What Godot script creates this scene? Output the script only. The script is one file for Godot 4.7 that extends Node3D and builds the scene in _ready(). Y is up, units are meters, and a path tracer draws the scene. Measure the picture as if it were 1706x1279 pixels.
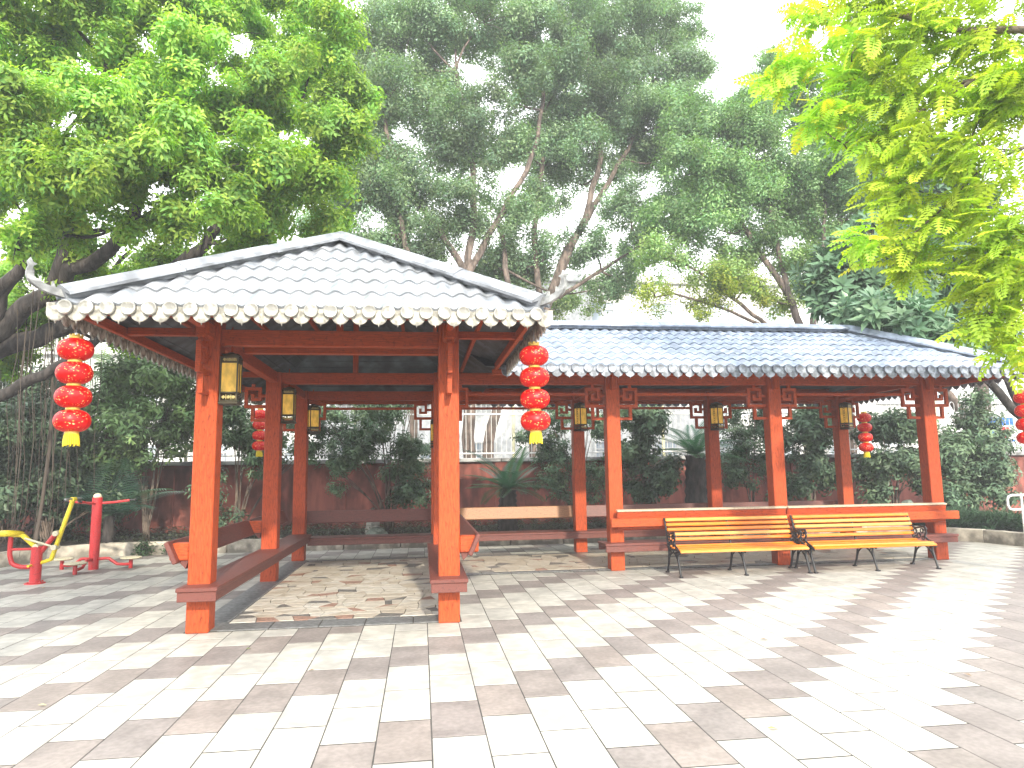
extends Node3D
# A red timber garden pavilion with a roofed corridor, paved plaza, benches, lanterns and trees.

var rng := RandomNumberGenerator.new()
var used := {}
var M := {}

# ------------------------------------------------------------------ mesh builder
class MB:
	var v := PackedVector3Array()
	var n := PackedVector3Array()
	var ix := PackedInt32Array()
	var uv := PackedVector2Array()
	var c := PackedColorArray()
	var tint := Color.WHITE
	var colored := false
	var mapped := false

	func vert(p: Vector3, nn: Vector3, t := Vector2.ZERO) -> int:
		v.append(p)
		n.append(nn)
		uv.append(t)
		c.append(tint)
		return v.size() - 1

	func face(a: Vector3, b: Vector3, d: Vector3) -> void:      # counter-clockwise from outside
		var nn := (b - a).cross(d - a)
		if nn.length_squared() < 1e-16:
			return
		nn = nn.normalized()
		var i := vert(a, nn)
		vert(b, nn)
		vert(d, nn)
		ix.append_array(PackedInt32Array([i, i + 2, i + 1]))

	func quad(a: Vector3, b: Vector3, d: Vector3, e: Vector3) -> void:
		face(a, b, d)
		face(a, d, e)

	func quad_out(a: Vector3, b: Vector3, d: Vector3, e: Vector3, from: Vector3) -> void:
		var nn := (b - a).cross(d - a)
		if nn.dot((a + d) * 0.5 - from) < 0.0:
			quad(a, e, d, b)
		else:
			quad(a, b, d, e)

	func tri_out(a: Vector3, b: Vector3, d: Vector3, from: Vector3) -> void:
		if (b - a).cross(d - a).dot((a + b + d) / 3.0 - from) < 0.0:
			face(a, d, b)
		else:
			face(a, b, d)

	# a box with chamfered edges, xf places its centre
	func boxx(xf: Transform3D, size: Vector3, bev := 0.006) -> void:
		var h := size * 0.5
		var b := minf(bev, minf(h.x, minf(h.y, h.z)) * 0.6)
		var o := xf.origin
		if b <= 0.0:
			for ax in 3:
				for s: float in [-1.0, 1.0]:
					var q := []
					for k: Vector2 in [Vector2(-1, -1), Vector2(1, -1), Vector2(1, 1), Vector2(-1, 1)]:
						var p := Vector3.ZERO
						p[ax] = s * h[ax]
						p[(ax + 1) % 3] = k.x * h[(ax + 1) % 3]
						p[(ax + 2) % 3] = k.y * h[(ax + 2) % 3]
						q.append(xf * p)
					quad_out(q[0], q[1], q[2], q[3], o)
			return
		var pt := func(ax: int, s: Vector3) -> Vector3:
			var p := Vector3(s.x * (h.x - b), s.y * (h.y - b), s.z * (h.z - b))
			p[ax] = s[ax] * h[ax]
			return xf * p
		for ax in 3:
			for s: float in [-1.0, 1.0]:
				var q := []
				for k: Vector2 in [Vector2(-1, -1), Vector2(1, -1), Vector2(1, 1), Vector2(-1, 1)]:
					var g := Vector3.ZERO
					g[ax] = s
					g[(ax + 1) % 3] = k.x
					g[(ax + 2) % 3] = k.y
					q.append(pt.call(ax, g))
				quad_out(q[0], q[1], q[2], q[3], o)
		for ax in 3:                                              # the edges that run along ax
			var a1 := (ax + 1) % 3
			var a2 := (ax + 2) % 3
			for k: Vector2 in [Vector2(-1, -1), Vector2(1, -1), Vector2(1, 1), Vector2(-1, 1)]:
				var g := Vector3.ZERO
				g[a1] = k.x
				g[a2] = k.y
				var lo := g
				lo[ax] = -1.0
				var hi := g
				hi[ax] = 1.0
				quad_out(pt.call(a1, lo), pt.call(a1, hi), pt.call(a2, hi), pt.call(a2, lo), o)
		for sx: float in [-1.0, 1.0]:
			for sy: float in [-1.0, 1.0]:
				for sz: float in [-1.0, 1.0]:
					var g := Vector3(sx, sy, sz)
					tri_out(pt.call(0, g), pt.call(1, g), pt.call(2, g), o)

	func box(lo: Vector3, hi: Vector3, bev := 0.006) -> void:
		boxx(Transform3D(Basis(), (lo + hi) * 0.5), (hi - lo).abs(), bev)

	# a beam between two points with a w (across) by h (up) section
	func beam(a: Vector3, b: Vector3, w: float, h: float, bev := 0.005) -> void:
		var d := (b - a).normalized()
		var up := Vector3.UP if absf(d.y) < 0.95 else Vector3.RIGHT
		var s := up.cross(d).normalized()
		boxx(Transform3D(Basis(s, d.cross(s), d), (a + b) * 0.5), Vector3(w, h, a.distance_to(b)), bev)

	func tube(pts: Array, radii: Array, sides := 8, caps := true) -> void:
		var count := pts.size()
		var first := v.size()
		var d0: Vector3 = (pts[1] - pts[0]).normalized()
		var side := d0.cross(Vector3.UP if absf(d0.y) < 0.9 else Vector3.RIGHT).normalized()
		var run := 0.0
		for i in count:
			var d: Vector3 = (pts[mini(i + 1, count - 1)] - pts[maxi(i - 1, 0)]).normalized()
			side = (side - d * side.dot(d)).normalized()
			var up := d.cross(side)
			var r: float = radii[mini(i, radii.size() - 1)]
			if i:
				run += (pts[i] as Vector3).distance_to(pts[i - 1])
			for k in sides + 1:
				var a := TAU * k / sides
				var o := side * cos(a) + up * sin(a)
				vert(pts[i] + o * r, o, Vector2(float(k) / sides, run))
		for i in count - 1:
			for k in sides:
				var p := first + i * (sides + 1) + k
				var q := p + sides + 1
				ix.append_array(PackedInt32Array([p, q, p + 1, p + 1, q, q + 1]))
		if caps:
			for e in 2:
				var i := 0 if e == 0 else count - 1
				var d: Vector3 = (pts[1] - pts[0]).normalized() * -1.0 if e == 0 else (pts[count - 1] - pts[count - 2]).normalized()
				var m := vert(pts[i], d)
				for k in sides:
					var p := vert(v[first + i * (sides + 1) + k], d)
					var q := vert(v[first + i * (sides + 1) + k + 1], d)
					ix.append_array(PackedInt32Array([m, p, q] if e == 0 else [m, q, p]))

	# profile points are (radius, height)
	func lathe(prof: Array, segs: int, xf := Transform3D()) -> void:
		var first := v.size()
		var turns := 0.0
		for i in prof.size() - 1:
			turns += (prof[i].x + prof[i + 1].x) * (prof[i + 1].y - prof[i].y)
		if turns < 0.0:
			prof = prof.duplicate()
			prof.reverse()
		var rows := prof.size()
		for i in rows:
			var a: Vector2 = prof[maxi(i - 1, 0)]
			var b: Vector2 = prof[mini(i + 1, rows - 1)]
			var t := (b - a).normalized()
			for k in segs + 1:
				var an := TAU * k / segs
				var p: Vector2 = prof[i]
				var nn := Vector3(cos(an) * t.y, -t.x, sin(an) * t.y)
				vert(xf * Vector3(p.x * cos(an), p.y, p.x * sin(an)), (xf.basis * nn).normalized(), Vector2(float(k) / segs, 1.0 - float(i) / (rows - 1)))
		for i in rows - 1:
			for k in segs:
				var p := first + i * (segs + 1) + k
				var q := p + segs + 1
				ix.append_array(PackedInt32Array([p, p + 1, q, p + 1, q + 1, q]))

	# a flat outline (x, y) given thickness along z, centred on z = 0
	func prism(poly: PackedVector2Array, depth: float, xf := Transform3D(), edge := 0.0) -> void:
		var tris := Geometry2D.triangulate_polygon(poly)
		var mid := Vector2.ZERO
		for p in poly:
			mid += p / poly.size()
		var inner := PackedVector2Array()
		for p in poly:
			inner.append(p.move_toward(mid, edge))
		var h := depth * 0.5
		for s: float in [-1.0, 1.0]:
			for i in range(0, tris.size(), 3):
				var q := []
				for k in 3:
					var p := inner[tris[i + k]]
					q.append(xf * Vector3(p.x, p.y, s * h))
				var want := xf.basis * Vector3(0, 0, s)
				if (q[1] - q[0]).cross(q[2] - q[0]).dot(want) < 0.0:
					face(q[0], q[2], q[1])
				else:
					face(q[0], q[1], q[2])
		var ccw := not Geometry2D.is_polygon_clockwise(poly)
		for i in poly.size():
			var j := (i + 1) % poly.size()
			var a := poly[i] if ccw else poly[j]
			var b := poly[j] if ccw else poly[i]
			var ia := inner[i] if ccw else inner[j]
			var ib := inner[j] if ccw else inner[i]
			var k := h - edge
			quad(xf * Vector3(a.x, a.y, -k), xf * Vector3(b.x, b.y, -k), xf * Vector3(b.x, b.y, k), xf * Vector3(a.x, a.y, k))
			if edge > 0.0:
				quad(xf * Vector3(a.x, a.y, k), xf * Vector3(b.x, b.y, k), xf * Vector3(ib.x, ib.y, h), xf * Vector3(ia.x, ia.y, h))
				quad(xf * Vector3(ia.x, ia.y, -h), xf * Vector3(ib.x, ib.y, -h), xf * Vector3(b.x, b.y, -k), xf * Vector3(a.x, a.y, -k))

	func ball(at: Vector3, r: Vector3, segs := 10, rings := 7) -> void:
		var prof := []
		for i in rings + 1:
			var a := PI * i / rings - PI / 2
			prof.append(Vector2(maxf(cos(a), 0.001), sin(a)))
		lathe(prof, segs, Transform3D(Basis.from_scale(r), at))

	# a pointed leaf folded along its midrib, from a along d, lying in the plane across nn
	func leaf(a: Vector3, d: Vector3, nn: Vector3, len: float, wid: float, droop := 0.15) -> void:
		var s := d.cross(nn).normalized()
		var m := a + d * len * 0.5 - nn * len * droop * 0.25
		var t := a + d * len - nn * len * droop
		var l := m + s * wid * 0.5 + nn * wid * 0.16
		var r := m - s * wid * 0.5 + nn * wid * 0.16
		var nl := (nn - s * 0.35).normalized()
		var nr := (nn + s * 0.35).normalized()
		var i := v.size()
		vert(a, nn); vert(l, nl); vert(m, nn); vert(r, nr); vert(t, nn)
		ix.append_array(PackedInt32Array([i, i + 2, i + 1, i, i + 3, i + 2, i + 1, i + 2, i + 4, i + 2, i + 3, i + 4]))

	func mesh() -> ArrayMesh:
		var a := []
		a.resize(Mesh.ARRAY_MAX)
		a[Mesh.ARRAY_VERTEX] = v
		a[Mesh.ARRAY_NORMAL] = n
		a[Mesh.ARRAY_INDEX] = ix
		if mapped:
			a[Mesh.ARRAY_TEX_UV] = uv
		if colored:
			a[Mesh.ARRAY_COLOR] = c
		var m := ArrayMesh.new()
		m.add_surface_from_arrays(Mesh.PRIMITIVE_TRIANGLES, a)
		return m

# ------------------------------------------------------------------ nodes, names, labels
func numbered(called: String, parent: Node) -> String:
	var key := str(parent.get_instance_id()) + called
	var k: int = used.get(key, 0)
	used[key] = k + 1
	return called if k == 0 else "%s_%03d" % [called, k]

func put(called: String, m: Mesh, material: Material, parent: Node = self, xf := Transform3D()) -> MeshInstance3D:
	var o := MeshInstance3D.new()
	o.name = numbered(called, parent)
	o.mesh = m
	o.material_override = null
	for s in m.get_surface_count():
		o.set_surface_override_material(s, material)
	o.transform = xf
	parent.add_child(o, true)
	return o

func obj(called: String, mb: MB, material: Material, parent: Node = self, xf := Transform3D()) -> MeshInstance3D:
	return put(called, mb.mesh(), material, parent, xf)

func tag(o: Node, label: String, category := "", group := "", kind := "") -> void:
	if label: o.set_meta("label", label)
	if category: o.set_meta("category", category)
	if group: o.set_meta("group", group)
	if kind: o.set_meta("kind", kind)

func thing(called: String, label: String, category: String, at := Vector3.ZERO, turn := 0.0, group := "") -> Node3D:
	var o := Node3D.new()
	o.name = numbered(called, self)
	add_child(o, true)
	o.position = at
	o.rotation.y = turn
	tag(o, label, category, group)
	return o

func stuff(o: Node) -> Node:
	o.set_meta("kind", "stuff")
	return o

func copy_of(o: Node3D, called: String, at: Vector3, turn: float, label: String) -> Node3D:
	var r: Node3D = o.duplicate()
	r.name = numbered(called, self)
	add_child(r, true)
	r.position = at
	r.rotation.y = turn
	r.set_meta("label", label)
	return r

func scatter(called: String, m: Mesh, material: Material, places: Array, tints: Array, parent: Node) -> MultiMeshInstance3D:
	var mm := MultiMesh.new()
	mm.transform_format = MultiMesh.TRANSFORM_3D
	mm.use_colors = true
	mm.mesh = m
	mm.instance_count = places.size()
	for i in places.size():
		mm.set_instance_transform(i, places[i])
		mm.set_instance_color(i, tints[i])
	var o := MultiMeshInstance3D.new()
	o.name = numbered(called, parent)
	o.multimesh = mm
	o.material_override = material
	parent.add_child(o, true)
	return o

# ------------------------------------------------------------------ materials
func lin(r: float, g: float, b: float) -> Color:
	return Color(r, g, b).linear_to_srgb()

func noise(freq: float, sd: int, lo: float, hi: float, size := 512, oct := 4, lo_at := 0.25, hi_at := 0.75, kind := FastNoiseLite.TYPE_SIMPLEX_SMOOTH) -> NoiseTexture2D:
	var f := FastNoiseLite.new()
	f.noise_type = kind
	f.frequency = freq
	f.seed = sd
	f.fractal_octaves = oct
	var g := Gradient.new()
	g.offsets = PackedFloat32Array([lo_at, hi_at])
	g.colors = PackedColorArray([Color(lo, lo, lo), Color(hi, hi, hi)])
	var t := NoiseTexture2D.new()
	t.width = size
	t.height = size
	t.seamless = true
	t.noise = f
	t.color_ramp = g
	return t

func mat(color: Color, rough: float, tex: Texture2D = null, scale := Vector3.ONE, bump: Texture2D = null, bump_cm := 0.0, in_world := false, metal := 0.0, spec := 0.5) -> StandardMaterial3D:
	var m := StandardMaterial3D.new()
	m.albedo_color = color
	m.roughness = rough
	m.metallic = metal
	m.metallic_specular = spec
	if tex or bump:
		m.uv1_triplanar = true
		m.uv1_world_triplanar = in_world
		m.uv1_scale = scale
		m.uv1_triplanar_sharpness = 4.0
	if tex:
		m.albedo_texture = tex
	if bump:
		m.heightmap_enabled = true
		m.heightmap_texture = bump
		m.heightmap_scale = bump_cm
	return m

func worn(m: StandardMaterial3D, tex: Texture2D, scale: Vector3) -> void:
	m.detail_enabled = true
	m.detail_blend_mode = BaseMaterial3D.BLEND_MODE_MUL
	m.detail_albedo = tex
	m.detail_uv_layer = BaseMaterial3D.DETAIL_UV_2
	m.uv2_triplanar = true
	m.uv2_world_triplanar = true
	m.uv2_triplanar_sharpness = 4.0
	m.uv2_scale = scale

func leaf_mat(back: Color, rough := 0.45) -> StandardMaterial3D:
	var m := StandardMaterial3D.new()
	m.vertex_color_use_as_albedo = true
	m.roughness = rough
	m.metallic_specular = 0.28
	m.backlight_enabled = true
	m.backlight = back
	return m

func make_materials() -> void:
	var mottle := noise(0.012, 3, 0.80, 1.0)
	var stain := noise(0.006, 9, 0.62, 1.0, 512, 5)
	var fine := noise(0.05, 5, 0.86, 1.0, 512, 3)
	var grain := noise(0.02, 11, 0.82, 1.0, 512, 4)
	var grit := noise(0.14, 14, 0.0, 1.0, 512, 2)
	var slate := noise(0.018, 21, 0.74, 1.0, 512, 6, 0.2, 0.8)
	var swirl := noise(0.022, 25, 0.90, 1.0, 512, 6, 0.2, 0.8)
	var bark := noise(0.018, 22, 0.4, 1.0, 512, 5, 0.2, 0.8)
	var marble := noise(0.01, 31, 0.93, 1.0, 512, 5, 0.3, 0.7)
	M.mottle = mottle
	M.stain = stain
	# painted timber, grain along y, x or z
	for k in 3:
		var tone := [lin(0.46, 0.074, 0.019), lin(0.43, 0.066, 0.018), lin(0.49, 0.082, 0.021)][k] as Color
		M["red_y%d" % k] = mat(tone, 0.5, grain, Vector3(7.0, 0.5, 7.0), grain, 0.06, false, 0.0, 0.3)
		M["red_x%d" % k] = mat(tone, 0.5, grain, Vector3(0.5, 7.0, 7.0), grain, 0.06, false, 0.0, 0.3)
		M["red_z%d" % k] = mat(tone, 0.5, grain, Vector3(7.0, 7.0, 0.5), grain, 0.06, false, 0.0, 0.3)
	M.dark_red = mat(lin(0.20, 0.040, 0.030), 0.6, grain, Vector3(0.5, 6.0, 6.0))
	M.seat_x = mat(lin(0.16, 0.042, 0.030), 0.5, grain, Vector3(0.6, 9.0, 9.0), grain, 0.08)
	M.seat_z = mat(lin(0.16, 0.042, 0.030), 0.5, grain, Vector3(9.0, 9.0, 0.6), grain, 0.08)
	M.seat_sunlit = mat(lin(0.38, 0.17, 0.065), 0.5, grain, Vector3(0.6, 9.0, 9.0), grain, 0.08)  # seat timber with direct sun painted into its colour
	M.under = mat(lin(0.115, 0.135, 0.155), 0.6, stain, Vector3(0.6, 0.6, 0.6))
	for k in 4:
		M["tile%d" % k] = mat([lin(0.37, 0.395, 0.43), lin(0.34, 0.37, 0.41), lin(0.40, 0.42, 0.45), lin(0.355, 0.375, 0.405)][k], 0.34, mottle, Vector3(0.7, 0.7, 0.7), fine, 0.03, true)
	for k in 4:
		M["blue_tile%d" % k] = mat([lin(0.36, 0.42, 0.53), lin(0.33, 0.395, 0.51), lin(0.39, 0.445, 0.55), lin(0.345, 0.40, 0.50)][k], 0.34, mottle, Vector3(0.7, 0.7, 0.7), fine, 0.03, true)
	M.tail = mat(lin(0.40, 0.41, 0.41), 0.5, stain, Vector3(2.3, 2.3, 2.3), fine, 0.05, true)
	M.ridge = mat(lin(0.36, 0.385, 0.425), 0.4, stain, Vector3(0.9, 0.9, 0.9), null, 0.0, true)
	M.disc = mat(lin(0.62, 0.61, 0.56), 0.55, stain, Vector3(2.3, 2.3, 2.3), fine, 0.05, true)
	M.drip = mat(lin(0.55, 0.53, 0.46), 0.6, stain, Vector3(3.1, 3.1, 3.1), fine, 0.05, true)
	M.disc_blue = mat(lin(0.37, 0.41, 0.48), 0.5, stain, Vector3(2.3, 2.3, 2.3), fine, 0.05, true)
	M.ridge_blue = mat(lin(0.38, 0.44, 0.55), 0.4, mottle, Vector3(0.9, 0.9, 0.9), null, 0.0, true)
	M.sunlit_edge = mat(lin(0.60, 0.47, 0.33), 0.5, grain, Vector3(0.6, 9.0, 9.0), grain, 0.08)  # pale timber colour that paints sun on the backrest's top edge
	for k in 4:
		M["pale%d" % k] = mat([lin(0.475, 0.458, 0.405), lin(0.455, 0.44, 0.392), lin(0.495, 0.475, 0.415), lin(0.465, 0.45, 0.405)][k], 0.55, marble, Vector3(1.3, 1.3, 1.3), grit, 0.02, true)
		M["dusk%d" % k] = mat([lin(0.27, 0.235, 0.212), lin(0.25, 0.218, 0.20), lin(0.285, 0.245, 0.218), lin(0.255, 0.226, 0.208)][k], 0.6, swirl, Vector3(1.6, 1.6, 1.6), slate, 0.04, true)
	M.joint = mat(lin(0.07, 0.064, 0.057), 0.95, mottle, Vector3.ONE, null, 0.0, true)
	for k in 3:
		M["crazy%d" % k] = mat([lin(0.52, 0.475, 0.40), lin(0.56, 0.525, 0.46), lin(0.46, 0.405, 0.325)][k], 0.4, marble, Vector3(1.7, 1.7, 1.7), null, 0.0, true)
	M.crazy_red = mat(lin(0.40, 0.24, 0.18), 0.42, slate, Vector3(2, 2, 2), null, 0.0, true)
	M.crazy_dark = mat(lin(0.19, 0.18, 0.165), 0.42, slate, Vector3(2, 2, 2), null, 0.0, true)
	M.border = mat(lin(0.19, 0.195, 0.195), 0.45, slate, Vector3(1.5, 1.5, 1.5), null, 0.0, true)
	M.kerb = mat(lin(0.50, 0.45, 0.37), 0.8, stain, Vector3(0.8, 0.8, 0.8), grit, 0.1, true)
	M.soil = mat(lin(0.06, 0.045, 0.033), 0.95, stain, Vector3(1.5, 1.5, 1.5), grit, 0.8, true)
	M.wall = mat(lin(0.35, 0.105, 0.076), 0.85, stain, Vector3(0.45, 0.25, 0.45), grit, 0.12, true)
	M.coping = mat(lin(0.36, 0.36, 0.35), 0.8, stain, Vector3(0.7, 0.7, 0.7), null, 0.0, true)
	M.white_metal = mat(lin(0.72, 0.72, 0.70), 0.4, fine, Vector3(3, 3, 3))
	M.cream_metal = mat(lin(0.62, 0.60, 0.40), 0.5, fine, Vector3(3, 3, 3))
	M.render = mat(lin(0.80, 0.80, 0.78), 0.85, fine, Vector3(0.12, 0.12, 0.12), null, 0.0, true)
	M.pane = mat(lin(0.40, 0.46, 0.52), 0.12)
	M.iron = mat(lin(0.012, 0.013, 0.016), 0.42, fine, Vector3(5, 5, 5), grit, 0.05)
	for k in 3:
		M["slat%d" % k] = mat([lin(0.72, 0.205, 0.008), lin(0.66, 0.18, 0.007), lin(0.78, 0.33, 0.07)][k], 0.24, grain, Vector3(0.5, 11, 11), grain, 0.04, true)  # palest tone paints sun glints onto some slats
	M.gym_red = mat(lin(0.56, 0.028, 0.030), 0.32, fine, Vector3(3, 3, 3))
	M.gym_yellow = mat(lin(0.80, 0.62, 0.02), 0.34, fine, Vector3(3, 3, 3))
	M.gym_cream = mat(lin(0.66, 0.60, 0.42), 0.5, fine, Vector3(3, 3, 3))
	M.black = mat(lin(0.02, 0.02, 0.02), 0.6)
	M.grey_metal = mat(lin(0.35, 0.36, 0.37), 0.35, fine, Vector3(3, 3, 3), null, 0.0, false, 0.6)
	M.gold = mat(lin(0.78, 0.52, 0.10), 0.35, fine, Vector3(9, 9, 9), null, 0.0, false, 0.3)
	M.tassel = mat(lin(0.85, 0.66, 0.02), 0.7, grain, Vector3(40, 2, 40))
	M.bronze = mat(lin(0.055, 0.045, 0.025), 0.4, fine, Vector3(9, 9, 9), null, 0.0, false, 0.5)
	M.brass = mat(lin(0.45, 0.36, 0.14), 0.42, fine, Vector3(9, 9, 9), null, 0.0, false, 0.4)
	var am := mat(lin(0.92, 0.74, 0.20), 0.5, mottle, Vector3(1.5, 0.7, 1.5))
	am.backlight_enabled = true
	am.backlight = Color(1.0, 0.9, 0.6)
	am.emission_enabled = true  # glow added to brighten the panes, in place of daylight through them
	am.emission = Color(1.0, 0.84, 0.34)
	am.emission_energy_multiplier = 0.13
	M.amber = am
	M.rock = mat(lin(0.42, 0.40, 0.35), 0.85, stain, Vector3(2, 2, 2), grit, 0.3)
	M.rock_green = mat(lin(0.26, 0.30, 0.25), 0.8, stain, Vector3(2, 3, 2), grit, 0.2)
	M.bark = mat(lin(0.19, 0.145, 0.115), 0.9, stain, Vector3(2.5, 0.8, 2.5), bark, 1.2)
	M.bark_pale = mat(lin(0.19, 0.145, 0.12), 0.9, stain, Vector3(2, 0.7, 2), bark, 1.0)
	M.bark_dark = mat(lin(0.06, 0.05, 0.045), 0.9, stain, Vector3(2.5, 0.8, 2.5), bark, 1.2)
	M.root = mat(lin(0.075, 0.058, 0.045), 0.9)
	M.blue_sign = mat(lin(0.03, 0.16, 0.55), 0.4)
	# a second, wider pattern of weathering on painted wood, paving, walls and roofs
	var scuff := noise(0.045, 41, 0.82, 1.0, 512, 5, 0.20, 0.36)
	var streak := noise(0.012, 43, 0.90, 1.0, 512, 5, 0.3, 0.7)
	for key in M.keys():
		if key.begins_with("red_"):
			worn(M[key], scuff, Vector3(1.3, 0.5, 1.3) if key.begins_with("red_y") else Vector3(0.8, 0.8, 0.8))
		elif key.begins_with("pale") or key.begins_with("dusk"):
			worn(M[key], streak, Vector3(0.33, 0.33, 0.33))
		elif key.contains("tile") or key.begins_with("ridge"):
			worn(M[key], streak, Vector3(0.9, 0.9, 0.9))
		elif key.begins_with("seat") or key == "sunlit_edge" or key.begins_with("gym"):
			worn(M[key], scuff, Vector3(1.1, 1.1, 1.1))
	worn(M.wall, streak, Vector3(0.9, 0.15, 0.9))
	M.leaf = leaf_mat(Color(0.85, 0.95, 0.55))
	M.leaf_bright = leaf_mat(Color(0.95, 1.0, 0.5), 0.5)
	M.leaf_dark = leaf_mat(Color(0.45, 0.55, 0.35), 0.32)
	# lantern paper: red with scattered gold foil flowers
	var im := Image.create(512, 256, false, Image.FORMAT_RGB8)
	im.fill(Color(0.86, 0.035, 0.04))
	for x in range(0, 512, 32):
		im.fill_rect(Rect2i(x, 0, 2, 256), Color(0.70, 0.02, 0.03))
	for k in 190:
		var r := rng.randf_range(3.0, 6.0)
		var at := Vector2(rng.randf() * 512.0, rng.randf_range(24, 232))
		var gold := Color(1.0, 0.93, 0.68).lerp(Color(1.0, 0.68, 0.30), rng.randf())
		for yy in range(int(at.y - r), int(at.y + r) + 1):
			for xx in range(int(at.x - r), int(at.x + r) + 1):
				var q := Vector2(xx, yy) - at
				if q.length() < r * (0.72 + 0.28 * cos(5.0 * q.angle())) and yy >= 0 and yy < 256:
					im.set_pixel(posmod(xx, 512), yy, gold)
	var paper := StandardMaterial3D.new()
	paper.albedo_texture = ImageTexture.create_from_image(im)
	paper.roughness = 0.38
	paper.backlight_enabled = true
	paper.backlight = Color(0.8, 0.25, 0.15)
	M.paper = paper

# ------------------------------------------------------------------ setting: ground, paving, floors, kerb, wall
func make_ground() -> void:
	var g := MB.new()
	g.boxx(Transform3D(Basis(), Vector3(0, -0.0522, -30)), Vector3(260, 0.1, 260), 0.0)
	tag(obj("ground", g, M.joint), "bare ground under the paving and beyond the wall", "", "", "structure")
	var plaza := Node3D.new()
	plaza.name = "paving"
	add_child(plaza, true)
	tag(plaza, "plaza paved with staggered pale and brown rectangular slabs", "", "", "structure")
	var one := MB.new()
	one.boxx(Transform3D(Basis(), Vector3(0, -0.015, 0)), Vector3(0.3138, 0.03, 0.6105), 0.0022)
	var slab := one.mesh()
	var all := []
	for col in range(-42, 42):
		var x := 0.064 + 0.3215 * col + 0.161
		var start := -4.928 - 0.3138 * col
		for k in range(-60, 60):
			var z := start + 0.6275 * k + 0.314
			if z > -2.2 or z < -14.8 or x > 11.4 or x < -12.0:
				continue
			if x < -7.2 and z < -12.9 or x < -6.7 and z < -14.3:
				continue
			if x > -2.0 and x < 0.2 and z < -7.75 and z > -12.6 or x > -2.0 and x < 8.2 and z < -11.0 and z > -12.6:
				continue
			var away := x * 0.131 - z * 0.991
			var aside := x * 0.991 + z * 0.131
			if away < 2.4 or absf(aside) > away * 0.84 + 0.5:
				continue
			all.append([away + absf(aside) * 0.1, x, z, posmod(k, 3) == 0])
	all.sort_custom(func(a, b): return a[0] < b[0])
	var far_pale := MB.new()
	var far_dark := MB.new()
	for i in all.size():
		var q = all[i]
		var dark: bool = q[3]
		var y := rng.randf_range(-0.0006, 0.0008)
		if i < 300:
			var tilt := Basis.from_euler(Vector3(rng.randf_range(-0.0014, 0.0014), rng.randf_range(-0.004, 0.004), rng.randf_range(-0.002, 0.002)))
			put("paver", slab, M[("dusk%d" if dark else "pale%d") % rng.randi_range(0, 3)], plaza, Transform3D(tilt, Vector3(q[1], y, q[2])))
		else:
			var b: MB = far_dark if dark else far_pale
			b.boxx(Transform3D(Basis(), Vector3(q[1], y - 0.015, q[2])), Vector3(0.3138, 0.03, 0.6105), 0.0022)
	stuff(obj("pale_pavers", far_pale, M.pale1, plaza))
	stuff(obj("brown_pavers", far_dark, M.dusk1, plaza))

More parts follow.
